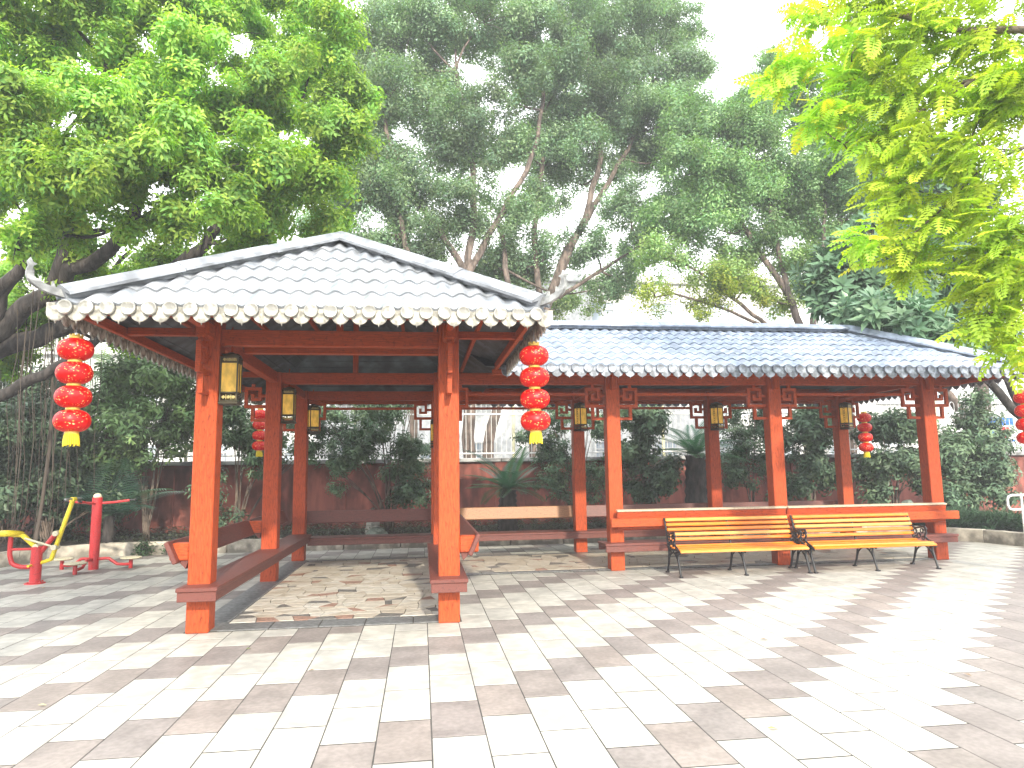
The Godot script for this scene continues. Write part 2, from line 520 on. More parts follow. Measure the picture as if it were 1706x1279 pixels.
func make_floor() -> void:
	var floor_ := Node3D.new()
	floor_.name = "pavilion_floor"
	add_child(floor_, true)
	tag(floor_, "crazy paved cream stone floor edged with dark slate under the roofs", "", "", "structure")
	var bed := MB.new()
	bed.box(Vector3(-2.33, -0.02, -12.95), Vector3(0.42, 0.006, -7.42), 0.0)
	bed.box(Vector3(0.42, -0.02, -12.95), Vector3(8.62, 0.006, -10.62), 0.0)
	obj("mortar_bed", bed, M.joint, floor_)
	# slate border strips
	var run := func(a: Vector3, b: Vector3, w: float) -> void:
		var l := a.distance_to(b)
		var d := (b - a) / l
		var at := 0.0
		while at < l - 0.1:
			var e := minf(at + rng.randf_range(0.42, 0.5), l)
			var mb := MB.new()
			mb.beam(a + d * (at + 0.006), a + d * (e - 0.006), w, 0.03, 0.003)
			obj("border_slate", mb, M.border, floor_)
			at = e
	run.call(Vector3(-2.02, 0.0, -7.585), Vector3(0.40, 0.0, -7.585), 0.33)
	run.call(Vector3(-2.16, 0.0, -7.44), Vector3(-2.16, 0.0, -12.9), 0.32)
	run.call(Vector3(-1.98, 0.0, -12.86), Vector3(8.6, 0.0, -12.86), 0.18)
	run.call(Vector3(0.42, 0.0, -10.71), Vector3(8.6, 0.0, -10.71), 0.18)
	# crazy paving on a jittered grid
	var joined := [MB.new(), MB.new(), MB.new(), MB.new()]
	var count := 0
	var lay := Transform3D(Basis(Vector3(1, 0, 0), Vector3(0, 0, -1), Vector3(0, 1, 0)), Vector3(0, 0.004, 0))
	for area: Rect2 in [Rect2(-1.99, 7.76, 2.40, 5.0), Rect2(0.42, 10.82, 8.18, 1.94)]:
		var nx := int(area.size.x / 0.215)
		var nz := int(area.size.y / 0.185)
		var pts := {}
		for i in nx + 1:
			for j in nz + 1:
				var p := area.position + Vector2(area.size.x * i / nx, area.size.y * j / nz)
				if i > 0 and i < nx: p.x += rng.randf_range(-0.085, 0.085)
				if j > 0 and j < nz: p.y += rng.randf_range(-0.075, 0.075)
				pts[Vector2i(i, j)] = p
		for j in nz:
			for i in nx:
				var q := [pts[Vector2i(i, j)], pts[Vector2i(i + 1, j)], pts[Vector2i(i + 1, j + 1)], pts[Vector2i(i, j + 1)]]
				var shapes := [q]
				var how := rng.randf()
				if how < 0.22:
					shapes = [[q[0], q[1], q[2]], [q[0], q[2], q[3]]]
				elif how < 0.42:
					var m1: Vector2 = (q[0] as Vector2).lerp(q[1], rng.randf_range(0.35, 0.65))
					var m2: Vector2 = (q[3] as Vector2).lerp(q[2], rng.randf_range(0.35, 0.65))
					shapes = [[q[0], m1, m2, q[3]], [m1, q[1], q[2], m2]]
				for s in shapes:
					var mid := Vector2.ZERO
					for p: Vector2 in s:
						mid += p / s.size()
					var poly := PackedVector2Array()
					for p: Vector2 in s:
						poly.append(p + (mid - p).normalized() * 0.007)
					var mm: Material = M["crazy%d" % rng.randi_range(0, 2)]
					var odd := rng.randf()
					if odd < 0.055: mm = M.crazy_red
					elif odd < 0.12: mm = M.crazy_dark
					if count < 290:
						var mb := MB.new()
						mb.prism(poly, 0.028, lay, 0.003)
						obj("paving_stone", mb, mm, floor_)
						count += 1
					else:
						(joined[2] if odd < 0.055 else joined[3] if odd < 0.12 else joined[rng.randi_range(0, 1)]).prism(poly, 0.028, lay)
	for k in 4:
		stuff(obj("paving_stones", joined[k], [M.crazy0, M.crazy2, M.crazy_red, M.crazy_dark][k], floor_))

func polyline(pts: Array, step: float) -> Array:       # evenly spaced points along a bent line
	var c := Curve3D.new()
	for p: Vector3 in pts:
		c.add_point(p)
	var l := c.get_baked_length()
	var n := int(round(l / step))
	var out := []
	for i in n + 1:
		out.append(c.sample_baked(l * i / n))
	return out

func make_planter() -> void:
	var k := Node3D.new()
	k.name = "planter_kerb"
	add_child(k, true)
	tag(k, "low cream stone kerb edging the planted bed along the wall", "", "", "structure")
	var line := polyline([Vector3(-9.5, 0, -12.3), Vector3(-8.0, 0, -12.55), Vector3(-7.35, 0, -13.2), Vector3(-7.0, 0, -14.2), Vector3(-6.4, 0, -14.72), Vector3(-5.4, 0, -14.75), Vector3(3.5, 0, -14.75), Vector3(8.8, 0, -14.75), Vector3(10.2, 0, -14.2), Vector3(10.95, 0, -13.3), Vector3(11.25, 0, -12.5), Vector3(11.35, 0, -11.3), Vector3(11.4, 0, -7.0)], 1.12)
	for i in line.size() - 1:
		var a: Vector3 = line[i]
		var b: Vector3 = line[i + 1]
		var d := (b - a).normalized()
		var mb := MB.new()
		mb.beam(a + d * 0.009 + Vector3(0, 0.12, 0), b - d * 0.009 + Vector3(0, 0.12, 0), 0.17, 0.27, 0.014)
		obj("kerb_stone", mb, M.kerb, k)
	var s := MB.new()
	for i in line.size() - 1:
		var a: Vector3 = line[i] + Vector3(0, 0.19, 0)
		var b: Vector3 = line[i + 1] + Vector3(0, 0.19, 0)
		var a2 := Vector3(a.x * 1.15 + (3.0 if a.z > -13.5 and a.x > 0 else 0.0) - (3.0 if a.x < -7 else 0.0), 0.21, -17.45)
		var b2 := Vector3(b.x * 1.15 + (3.0 if b.z > -13.5 and b.x > 0 else 0.0) - (3.0 if b.x < -7 else 0.0), 0.21, -17.45)
		s.quad_out(a, b, b2, a2, Vector3(0, -50, -15))
	tag(obj("planter_soil", s, M.soil), "dark soil of the planted bed behind the kerb", "", "", "structure")

func make_wall() -> void:
	var w := thing("boundary_wall", "red rendered wall with grey coping behind the planted bed", "wall", Vector3(0, 0, -17.6))
	var x := -14.0
	while x < 22.0:
		var mb := MB.new()
		mb.box(Vector3(x + 0.14, 0, -0.09), Vector3(x + 3.86, 1.78, 0.09), 0.01)
		obj("wall_panel", mb, M.wall, w)
		var p := MB.new()
		p.box(Vector3(x - 0.16, 0, -0.14), Vector3(x + 0.16, 1.79, 0.15), 0.012)
		obj("pier", p, M.wall, w)
		var c := MB.new()
		c.box(Vector3(x + 0.004, 1.781, -0.19), Vector3(x + 3.996, 1.88, 0.2), 0.015)
		obj("coping", c, M.coping, w)
		x += 4.0
	var f := thing("picket_fence", "white metal fence of hooped pickets standing on the red wall", "fence", Vector3(0, 1.88, -17.6))
	var hoop := MB.new()
	var pts := []
	pts.append(Vector3(-0.065, 0, 0))
	for i in 9:
		var a := PI - PI * i / 8.0
		pts.append(Vector3(cos(a) * 0.065, 1.35 + sin(a) * 0.075, 0))
	pts.append(Vector3(0.065, 0, 0))
	hoop.tube(pts, [0.008], 5, false)
	var hm := hoop.mesh()
	for i in 135:
		put("hooped_picket", hm, M.white_metal, f, Transform3D(Basis(), Vector3(-13.5 + 0.26 * i, 0, 0)))
	for y: float in [0.12, 1.12]:
		var r := MB.new()
		r.box(Vector3(-14, y - 0.018, 0.011), Vector3(22, y + 0.018, 0.035), 0.003)
		obj("fence_rail", r, M.white_metal, f)
	for i in 10:
		var p := MB.new()
		p.box(Vector3(-0.035, 0, -0.05), Vector3(0.035, 1.55, 0.009), 0.004)
		obj("fence_post", p, M.cream_metal, f, Transform3D(Basis(), Vector3(-13.85 + 4.0 * i + 0.2, 0, 0)))

func make_building() -> void:
	var b := thing("white_building", "long white rendered building with barred windows seen beyond the trees", "building", Vector3(0, 0, -33))
	var mb := MB.new()
	mb.box(Vector3(-34, 0, -10), Vector3(44, 10.9, 0), 0.03)
	obj("wall", mb, M.render, b)
	var pa := MB.new()
	pa.box(Vector3(-34.2, 10.901, -10.2), Vector3(44.2, 11.3, 0.2), 0.03)
	obj("parapet", pa, M.render, b)
	var frame := MB.new()
	for s: float in [-1.0, 1.0]:
		frame.box(Vector3(s * 0.60 - 0.05, -0.05, 0.0), Vector3(s * 0.60 + 0.05, 1.35, 0.11), 0.01)
	frame.box(Vector3(-0.55, -0.05, 0), Vector3(0.55, 0.03, 0.10), 0.01)
	frame.box(Vector3(-0.55, 1.27, 0), Vector3(0.55, 1.35, 0.10), 0.01)
	frame.box(Vector3(-0.03, 0.03, 0), Vector3(0.03, 0.9, 0.08), 0.01)
	frame.box(Vector3(-0.55, 0.9, 0), Vector3(0.55, 0.95, 0.08), 0.01)
	var fm := frame.mesh()
	var pane := MB.new()
	pane.box(Vector3(-0.55, 0.03, 0.002), Vector3(0.55, 1.27, 0.03), 0.0)
	var pm := pane.mesh()
	var sill := MB.new()
	sill.box(Vector3(-0.75, -0.16, 0.002), Vector3(0.75, -0.06, 0.2), 0.01)
	var sm := sill.mesh()
	var bars := MB.new()
	for k in 9:
		bars.box(Vector3(-0.56 + 0.14 * k - 0.012, -0.02, 0.18), Vector3(-0.56 + 0.14 * k + 0.012, 1.32, 0.2), 0.0)
	bars.box(Vector3(-0.6, 0.3, 0.2), Vector3(0.6, 0.33, 0.215), 0.0)
	bars.box(Vector3(-0.6, 0.95, 0.2), Vector3(0.6, 0.98, 0.215), 0.0)
	var bm := bars.mesh()
	var ledge := MB.new()
	ledge.box(Vector3(-34.1, 7.0, 0.002), Vector3(44.1, 7.25, 0.3), 0.02)
	obj("ledge", ledge, M.render, b)
	for row in 3:
		for k in range(-8, 11):
			var at := Vector3(8.98 + 3.05 * k, [1.6, 4.9, 8.6][row], 0)
			var w := put("window", fm, M.white_metal, b, Transform3D(Basis(), at))
			put("pane", pm, M.pane, w)
			put("sill", sm, M.render, w)
			if posmod(k * 3 + row, 3) != 2 or row == 0:
				put("bars", bm, M.white_metal, w)

# ------------------------------------------------------------------ roofs
func tile_mesh(p: float, l: float, s: float, t: float, lo: Callable, hi: Callable) -> MB:
	var mb := MB.new()
	var segs := 8
	var t0 := t - 0.045
	var rows := [[t0, 0.030, true], [t + l * 0.5, 0.020, false], [t + l, 0.008, false]]
	var any := false
	var grid := []
	for r in rows:
		var line := []
		var low: float = lo.call(maxf(r[0], 0.0))
		var high: float = hi.call(maxf(r[0], 0.0))
		for k in segs + 1:
			var u := float(k) / segs
			var ss := s + p * u
			if ss > low and ss < high: any = true
			ss = clampf(ss, low, maxf(low, high))
			u = (ss - s) / p
			var h: float = 0.036 * pow(0.5 - 0.5 * cos(TAU * u), 0.85) + r[1]
			var slope: float = 0.036 * 0.5 * sin(TAU * u) * TAU / p
			line.append([Vector3(ss - s, h, -(r[0] - t)), Vector3(-slope, 1, 0.06).normalized()])
		grid.append(line)
	if not any:
		return null
	for j in 2:
		for k in segs:
			var q := [grid[j][k], grid[j][k + 1], grid[j + 1][k + 1], grid[j + 1][k]]
			if (q[0][0] as Vector3).distance_to(q[1][0]) < 0.0005 and (q[2][0] as Vector3).distance_to(q[3][0]) < 0.0005:
				continue
			var i := mb.v.size()
			for e in q:
				mb.vert(e[0], e[1])
			mb.ix.append_array(PackedInt32Array([i, i + 2, i + 1, i, i + 3, i + 2]))
	for k in segs:                                               # the thick lower edge
		var a: Vector3 = grid[0][k][0]
		var b: Vector3 = grid[0][k + 1][0]
		if a.distance_to(b) < 0.0005: continue
		var dn := Vector3(0, -0.024, -0.004)
		mb.quad(a + dn, b + dn, b, a)
	return mb

func roof_face(roof: Node3D, o: Vector3, a: Vector3, b: Vector3, l_up: float, rows: int, pitch: float, length: float, lo: Callable, hi: Callable, parts: bool, look0 := "tile") -> void:
	var nn := a.cross(b).normalized()
	var l := l_up / rows
	var frame := Basis(a, nn, -b)
	var free := func(_t): return -1000.0
	var free2 := func(_t): return 1000.0
	var whole := tile_mesh(pitch, l, 0.0, 0.0, free, free2).mesh()
	var joined := MB.new()
	var cols := int(ceil(length / pitch))
	for j in rows:
		for i in cols:
			var s := i * pitch
			var t := j * l
			var inside: bool = s >= lo.call(maxf(t - 0.045, 0.0)) and s >= lo.call(t + l) and s + pitch <= hi.call(maxf(t - 0.045, 0.0)) and s + pitch <= hi.call(t + l)
			var at := Transform3D(frame, o + a * s + b * t)
			if parts:
				var look: Material = M["%s%d" % [look0, rng.randi_range(0, 3)]]
				if inside:
					put("roof_tile", whole, look, roof, at)
				else:
					var cut := tile_mesh(pitch, l, s, t, lo, hi)
					if cut: obj("roof_tile", cut, look, roof, at)
			else:
				var cut := tile_mesh(pitch, l, s, t, lo, hi)
				if cut:
					var first := joined.v.size()
					for k in cut.v.size():
						joined.vert(at * cut.v[k], frame * cut.n[k])
					for k in cut.ix:
						joined.ix.append(first + k)
	if joined.v.size():
		stuff(obj("roof_tiles", joined, M[look0 + "1"], roof))

func eave_ends(roof: Node3D, o: Vector3, a: Vector3, length: float, pitch: float, from := 0.0, blue := false) -> void:
	var out := a.cross(Vector3.UP)                                 # away from the roof
	var disc := MB.new()
	disc.lathe([Vector2(0.001, 0.012), Vector2(0.045, 0.012), Vector2(0.049, 0.02), Vector2(0.06, 0.02), Vector2(0.064, 0.014), Vector2(0.064, -0.02), Vector2(0.001, -0.02)], 16)
	var dm := disc.mesh()
	var drip := MB.new()
	var w := pitch * 0.44
	var poly := PackedVector2Array([Vector2(-w, 0.055), Vector2(w, 0.055), Vector2(w, -0.035)])
	for k in 5:
		poly.append(Vector2(w * cos(0.30 * (k + 1)), -0.035 - 0.075 * sin(0.30 * (k + 1))))
	poly.append(Vector2(0, -0.132))
	for k in 5:
		poly.append(Vector2(-w * cos(0.30 * (5 - k)), -0.035 - 0.075 * sin(0.30 * (5 - k))))
	poly.append(Vector2(-w, -0.035))
	drip.prism(poly, 0.022, Transform3D(), 0.004)
	var pm := drip.mesh()
	var n := int(length / pitch)
	var face := Basis(a, -out, a.cross(-out))
	for i in n + 1:
		var s := i * pitch
		if s < from: continue
		if s + pitch * 0.5 < length:
			put("eave_disc", dm, M.disc_blue if blue else M.disc, roof, Transform3D(Basis(a, out, a.cross(out)), o + a * (s + pitch * 0.5) + out * 0.062 + Vector3(0, -0.035, 0)))
		put("drip_tile", pm, M.disc_blue if blue else M.drip, roof, Transform3D(Basis(a, Vector3.UP, a.cross(Vector3.UP)), o + a * s + out * 0.028 + Vector3(0, -0.045, 0)))

func ridge_line(roof: Node3D, from: Vector3, to: Vector3, pieces: int, w := 0.15, look := "ridge") -> void:
	var d := (to - from).normalized()
	var side := d.cross(Vector3.UP).normalized()
	var up := side.cross(d)
	var prof := PackedVector2Array([Vector2(-w * 0.35, -0.06), Vector2(w * 0.35, -0.06), Vector2(w * 0.40, 0.012), Vector2(w, -0.028), Vector2(w, 0.0), Vector2(w * 0.45, 0.062), Vector2(w * 0.16, 0.085), Vector2(-w * 0.16, 0.085), Vector2(-w * 0.45, 0.062), Vector2(-w, 0.0), Vector2(-w, -0.028), Vector2(-w * 0.40, 0.012)])
	var l := from.distance_to(to) / pieces
	for i in pieces:
		var mb := MB.new()
		mb.prism(prof, l - 0.006, Transform3D(Basis(side, up, -d), from + d * l * (i + 0.5) + up * (0.045 + 0.006 * (i % 2))), 0.0)
		obj("ridge_cap", mb, M[look], roof)

func ridge_tail(roof: Node3D, at: Vector3, d: Vector3) -> void:       # the curled finial at the foot of a hip
	var mb := MB.new()
	var up := Vector3.UP
	var face := Transform3D(Basis(d, up, d.cross(up)), at)
	var outer := []
	var inner := []
	for i in 13:
		var t := i / 12.0
		var p := Vector2(-0.06 + 0.30 * sin(t * 1.85), 0.005 + 0.20 * t * t)
		var w := lerpf(0.042, 0.016, t)
		var nrm := Vector2(-0.35 - t, 1.0 - 0.75 * t).normalized()
		outer.append(p - nrm * w)
		inner.append(p + nrm * w)
	var poly := PackedVector2Array(outer)
	poly.append(Vector2(0.255, 0.235))                          # the small head at the tip
	poly.append(Vector2(0.235, 0.27))
	poly.append(Vector2(0.215, 0.235))
	poly.append(Vector2(0.185, 0.225))
	for i in range(12, -1, -1):
		poly.append(inner[i])
		if i in [9, 6, 3]:                                       # flicks along the back
			poly.append(inner[i] + Vector2(-0.005, 0.055))
			poly.append((inner[i] + inner[i - 1]) * 0.5)
	if Geometry2D.triangulate_polygon(poly).size() == 0:
		poly = PackedVector2Array(outer)
		for i in range(12, -1, -1): poly.append(inner[i])
	mb.prism(poly, 0.045, face, 0.006)
	obj("ridge_tail", mb, M.tail, roof)

func soffit(roof: Node3D, o: Vector3, a: Vector3, b: Vector3, poly: PackedVector2Array) -> void:
	var nn := a.cross(b).normalized()
	var mb := MB.new()
	mb.prism(poly, 0.012, Transform3D(Basis(a, b, nn), o - nn * 0.012))
	for k in 14:                                                  # the sheets' overlaps, seen from below
		var t := 0.18 + k * 0.19
		var xs := []
		for i in poly.size():
			var p := poly[i]
			var q := poly[(i + 1) % poly.size()]
			if (p.y - t) * (q.y - t) < 0.0:
				xs.append(p.x + (q.x - p.x) * (t - p.y) / (q.y - p.y))
		if xs.size() == 2 and absf(xs[0] - xs[1]) > 0.2:
			var x0: float = minf(xs[0], xs[1]) + 0.06
			var x1: float = maxf(xs[0], xs[1]) - 0.06
			mb.boxx(Transform3D(Basis(a, b, nn), o + a * (x0 + x1) * 0.5 + b * t - nn * 0.026), Vector3(x1 - x0, 0.03, 0.012), 0.003)
	obj("roof_underside", mb, M.under, roof)

const PX := [-2.303, 0.18, 2.90, 5.628, 8.395]
const PW := 0.219

func post(parent: Node3D, x: float, z: float, k: int, top := 3.07) -> void:
	var mb := MB.new()
	mb.box(Vector3(x, 0, z - PW), Vector3(x + PW, top, z), 0.009)
	obj("post", mb, M["red_y%d" % (k % 3)], parent)

func bar(parent: Node3D, called: String, lo: Vector3, hi: Vector3, k := 0, bev := 0.006) -> void:
	var mb := MB.new()
	mb.box(lo, hi, bev)
	var s := (hi - lo).abs()
	var ax := "x" if s.x >= s.y and s.x >= s.z else ("y" if s.y >= s.z else "z")
	obj(called, mb, M["red_%s%d" % [ax, k % 3]], parent)

# square-scroll bracket below a beam; (at) is where the post face meets the beam's underside, (d) points away from the post
func fret(parent: Node3D, at: Vector3, d: Vector3, called := "scroll_bracket") -> void:
	var mb := MB.new()
	var s := 0.00109
	var side := d.cross(Vector3.UP)
	for r: Vector4 in [Vector4(480, 300, 705, 345), Vector4(480, 345, 525, 545), Vector4(480, 545, 774, 590), Vector4(660, 345, 705, 490), Vector4(565, 450, 660, 490), Vector4(565, 395, 610, 450), Vector4(570, 590, 615, 775), Vector4(615, 735, 774, 775), Vector4(705, 400, 774, 440), Vector4(570, 256, 615, 300)]:
		var u0 := (775.0 - r.x) * s
		var u1 := (775.0 - r.z) * s
		var y0 := -(r.y - 255.0) * s
		var y1 := -(r.w - 255.0) * s
		mb.boxx(Transform3D(Basis(d, Vector3.UP, side), at + d * (u0 + u1) * 0.5 + Vector3(0, (y0 + y1) * 0.5, 0)), Vector3(absf(u0 - u1), absf(y0 - y1), 0.05), 0.002)
	obj(called, mb, M["red_x%d" % rng.randi_range(0, 2)], parent)

func make_pavilion() -> void:
	var p := thing("timber_pavilion", "red timber pavilion with a hipped pale tile roof projecting towards the plaza", "pavilion")
	var zF := -7.384
	var zM := -10.573
	var yb := 2.895
	post(p, PX[0], zF, 0, 3.16)
	post(p, PX[1], zF, 2, 3.16)
	post(p, PX[0], zM, 1)
	post(p, PX[1], zM, 0)
	# ring beams, projecting beam heads, struts
	bar(p, "beam", Vector3(PX[0] + PW, yb, zF - 0.17), Vector3(PX[1], 3.065, zF - 0.05), 0)
	bar(p, "beam", Vector3(PX[0] + PW, yb, zM - 0.17), Vector3(PX[1], 3.065, zM - 0.05), 1)
	for i in 2:
		var x: float = PX[i]
		bar(p, "beam", Vector3(x + 0.05, yb + 0.01, zM), Vector3(x + 0.17, 3.06, zF - PW), 1)
		bar(p, "beam_head", Vector3(x + 0.045, 2.93, zF + 0.001), Vector3(x + 0.175, 3.10, zF + 0.25), 2, 0.02)
		bar(p, "rafter_end", Vector3(x + 0.075, 3.02, zF + 0.251), Vector3(x + 0.145, 3.09, zF + 0.82), 1)
		fret(p, Vector3(x + 0.11, 2.93, zF), Vector3(0, 0, 1))
		var s := -1.0 if i == 0 else 1.0
		var edge: float = x if i == 0 else x + PW
		bar(p, "strut", Vector3(minf(edge, edge + s * 0.72), 3.0, zF - 0.15), Vector3(maxf(edge, edge + s * 0.72), 3.08, zF - 0.07), 1)
		bar(p, "strut", Vector3(minf(edge, edge + s * 0.72), 3.0, zM - 0.15), Vector3(maxf(edge, edge + s * 0.72), 3.08, zM - 0.07), 1)
	fret(p, Vector3(PX[0], yb, zM - 0.11), Vector3(-1, 0, 0))
	# eave boards, hip rafters, purlins, king posts
	bar(p, "eave_board", Vector3(-3.06, 2.99, -6.53), Vector3(1.05, 3.07, -6.48), 1)
	bar(p, "eave_board", Vector3(-3.09, 2.98, -13.9), Vector3(-3.04, 3.08, -6.48), 0)
	bar(p, "eave_board", Vector3(1.03, 2.98, -9.7), Vector3(1.08, 3.08, -6.48), 2)
	for c: Vector3 in [Vector3(-3.08, 3.06, -6.5), Vector3(1.07, 3.06, -6.5)]:
		var mb := MB.new()
		mb.beam(c, Vector3(-1.005, 4.30, -8.57), 0.07, 0.10)
		obj("hip_rafter", mb, M.red_x1, p)
	for x: float in [-1.005]:
		bar(p, "king_post", Vector3(x - 0.04, 3.07, -8.62), Vector3(x + 0.04, 4.25, -8.54), 0)
		bar(p, "king_post", Vector3(x - 0.04, 3.066, zM - 0.15), Vector3(x + 0.04, 4.25, zM - 0.07), 1)
	bar(p, "tie_beam", Vector3(PX[0] + 0.18, 3.0, -8.64), Vector3(PX[1] + 0.04, 3.07, -8.52), 2)
	bar(p, "ridge_beam", Vector3(-1.05, 4.25, -11.8), Vector3(-0.96, 4.33, -8.5), 2)
	for k in 3:
		var h := 3.36 + 0.3 * k
		var inset := (h - 3.08) / 0.607
		bar(p, "purlin", Vector3(-3.18 + inset, h - 0.1, -11.9), Vector3(-3.13 + inset, h - 0.04, -6.5 - inset), k)
		bar(p, "purlin", Vector3(1.12 - inset, h - 0.1, -11.9), Vector3(1.17 - inset, h - 0.04, -6.5 - inset), k)
		bar(p, "purlin", Vector3(-3.1 + inset, h - 0.1, -6.45 - inset), Vector3(1.09 - inset, h - 0.04, -6.40 - inset), k)
	# roof
	var roof := Node3D.new()
	roof.name = "roof"
	p.add_child(roof, true)
	var rise := Vector2(2.175, 1.34)
	var l := rise.length()
	var k := 2.175 / l
	var bf := Vector3(0, rise.y, -rise.x) / l
	var br := Vector3(-rise.x, rise.y, 0) / l
	var bl := Vector3(rise.x, rise.y, 0) / l
	var bb := Vector3(0, rise.y, rise.x) / l
	var lo := func(t): return t * k
	var o1 := Vector3(-3.18, 3.06, -6.4)
	var o2 := Vector3(1.17, 3.06, -6.4)
	var o3 := Vector3(-3.18, 3.06, -14.1)
	var o4 := Vector3(1.17, 3.06, -14.1)
	var pitch := 0.174
	roof_face(roof, o1, Vector3(1, 0, 0), bf, l, 6, pitch, 4.35, lo, func(t): return 4.35 - t * k, true)
	roof_face(roof, o2, Vector3(0, 0, -1), br, l, 6, pitch, 7.7, lo, func(t): return minf(7.7 - t * k, 3.6 + t * 1.3), false)
	roof_face(roof, o3, Vector3(0, 0, 1), bl, l, 6, pitch, 7.7, lo, func(t): return 7.7 - t * k, false)
	roof_face(roof, o4, Vector3(-1, 0, 0), bb, l, 6, pitch, 4.35, lo, func(t): return 4.35 - t * k, false)
	soffit(roof, o1, Vector3(1, 0, 0), bf, PackedVector2Array([Vector2(0, 0), Vector2(4.35, 0), Vector2(2.175, l)]))
	soffit(roof, o2, Vector3(0, 0, -1), br, PackedVector2Array([Vector2(0, 0), Vector2(7.7, 0), Vector2(7.7 - 2.175, l), Vector2(2.175, l)]))
	soffit(roof, o3, Vector3(0, 0, 1), bl, PackedVector2Array([Vector2(0, 0), Vector2(7.7, 0), Vector2(7.7 - 2.175, l), Vector2(2.175, l)]))
	soffit(roof, o4, Vector3(-1, 0, 0), bb, PackedVector2Array([Vector2(0, 0), Vector2(4.35, 0), Vector2(2.175, l)]))
	eave_ends(roof, o1, Vector3(1, 0, 0), 4.36, pitch)
	eave_ends(roof, o2, Vector3(0, 0, -1), 3.2, pitch, 0.1)
	eave_ends(roof, o3, Vector3(0, 0, 1), 7.6, pitch)
	eave_ends(roof, o4, Vector3(-1, 0, 0), 4.36, pitch)
	var a1 := Vector3(-1.005, 4.43, -8.55)
	var a2 := Vector3(-1.005, 4.43, -11.95)
	ridge_line(roof, a1 + Vector3(0, 0, 0.02), a2, 3)
	ridge_line(roof, a1 + Vector3(0.02, 0.01, -0.03), o1 + Vector3(0.03, 0.055, -0.03), 3)
	ridge_line(roof, a1 + Vector3(-0.02, 0.014, -0.03), o2 + Vector3(-0.03, 0.055, -0.03), 3)
	ridge_line(roof, a2 + Vector3(0, 0.006, 0), o3 + Vector3(0.1, 0.11, 0.1), 3)
	ridge_line(roof, a2 + Vector3(0, 0.01, 0), o4 + Vector3(-0.1, 0.11, 0.1), 3)
	ridge_tail(roof, o1 + Vector3(0.0, 0.10, 0.0), Vector3(-1, 0, 1).normalized())
	ridge_tail(roof, o2 + Vector3(-0.0, 0.10, 0.0), Vector3(1, 0, 1).normalized())
	ridge_tail(roof, o3 + Vector3(0, 0.1, 0), Vector3(-1, 0, -1).normalized())
	# built-in seats and leaning backrests along both sides
	seat_z(p, -2.32, -1.96, -12.95, -7.15)
	seat_z(p, 0.10, 0.46, -10.85, -7.15)
	for z: float in [zF, zM]:
		bar(p, "bracket", Vector3(-2.49, 0.705, z - 0.175), Vector3(PX[0] - 0.0005, 0.875, z - 0.02), 2, 0.012)
		bar(p, "bracket", Vector3(PX[1] + PW + 0.0005, 0.705, z - 0.175), Vector3(0.60, 0.875, z - 0.02), 2, 0.012)
		var wl := MB.new()
		wl.prism(PackedVector2Array([Vector2(-2.42, 0.703), Vector2(-2.34, 0.62), Vector2(-2.31, 0.703)]), 0.10, Transform3D(Basis(), Vector3(0, 0, z - 0.1)), 0.004)
		wl.prism(PackedVector2Array([Vector2(0.52, 0.703), Vector2(0.44, 0.62), Vector2(0.405, 0.703)]), 0.10, Transform3D(Basis(), Vector3(0, 0, z - 0.1)), 0.004)
		obj("bracket_wedge", wl, M.seat_z, p)
	for seg: Vector3 in [Vector3(-1, -10.53, -7.30), Vector3(-1, -13.1, -10.63), Vector3(1, -10.72, -7.30)]:
		var x := -2.375 if seg.x < 0 else 0.475
		var mb := MB.new()
		mb.boxx(Transform3D(Basis(Vector3(0, 0, 1), -seg.x * 0.42), Vector3(x + seg.x * 0.075, 0.79, (seg.y + seg.z) * 0.5)), Vector3(0.045, 0.235, seg.z - seg.y), 0.01)
		obj("backrest", mb, M.seat_z, p)

func seat_z(parent: Node3D, x0: float, x1: float, z0: float, z1: float) -> void:
	var top := MB.new()
	top.box(Vector3(x0 - 0.012, 0.435, z0), Vector3(x1 + 0.012, 0.474, z1 + 0.012), 0.006)
	obj("seat_board", top, M.seat_z, parent)
	var ap := MB.new()
	ap.box(Vector3(x0, 0.345, z0 + 0.01), Vector3(x0 + 0.04, 0.4345, z1 - 0.0405), 0.004)
	ap.box(Vector3(x1 - 0.04, 0.345, z0 + 0.01), Vector3(x1, 0.4345, z1 - 0.0405), 0.004)
	ap.box(Vector3(x0, 0.343, z1 - 0.04), Vector3(x1, 0.4343, z1), 0.004)
	obj("seat_apron", ap, M.seat_z, parent)

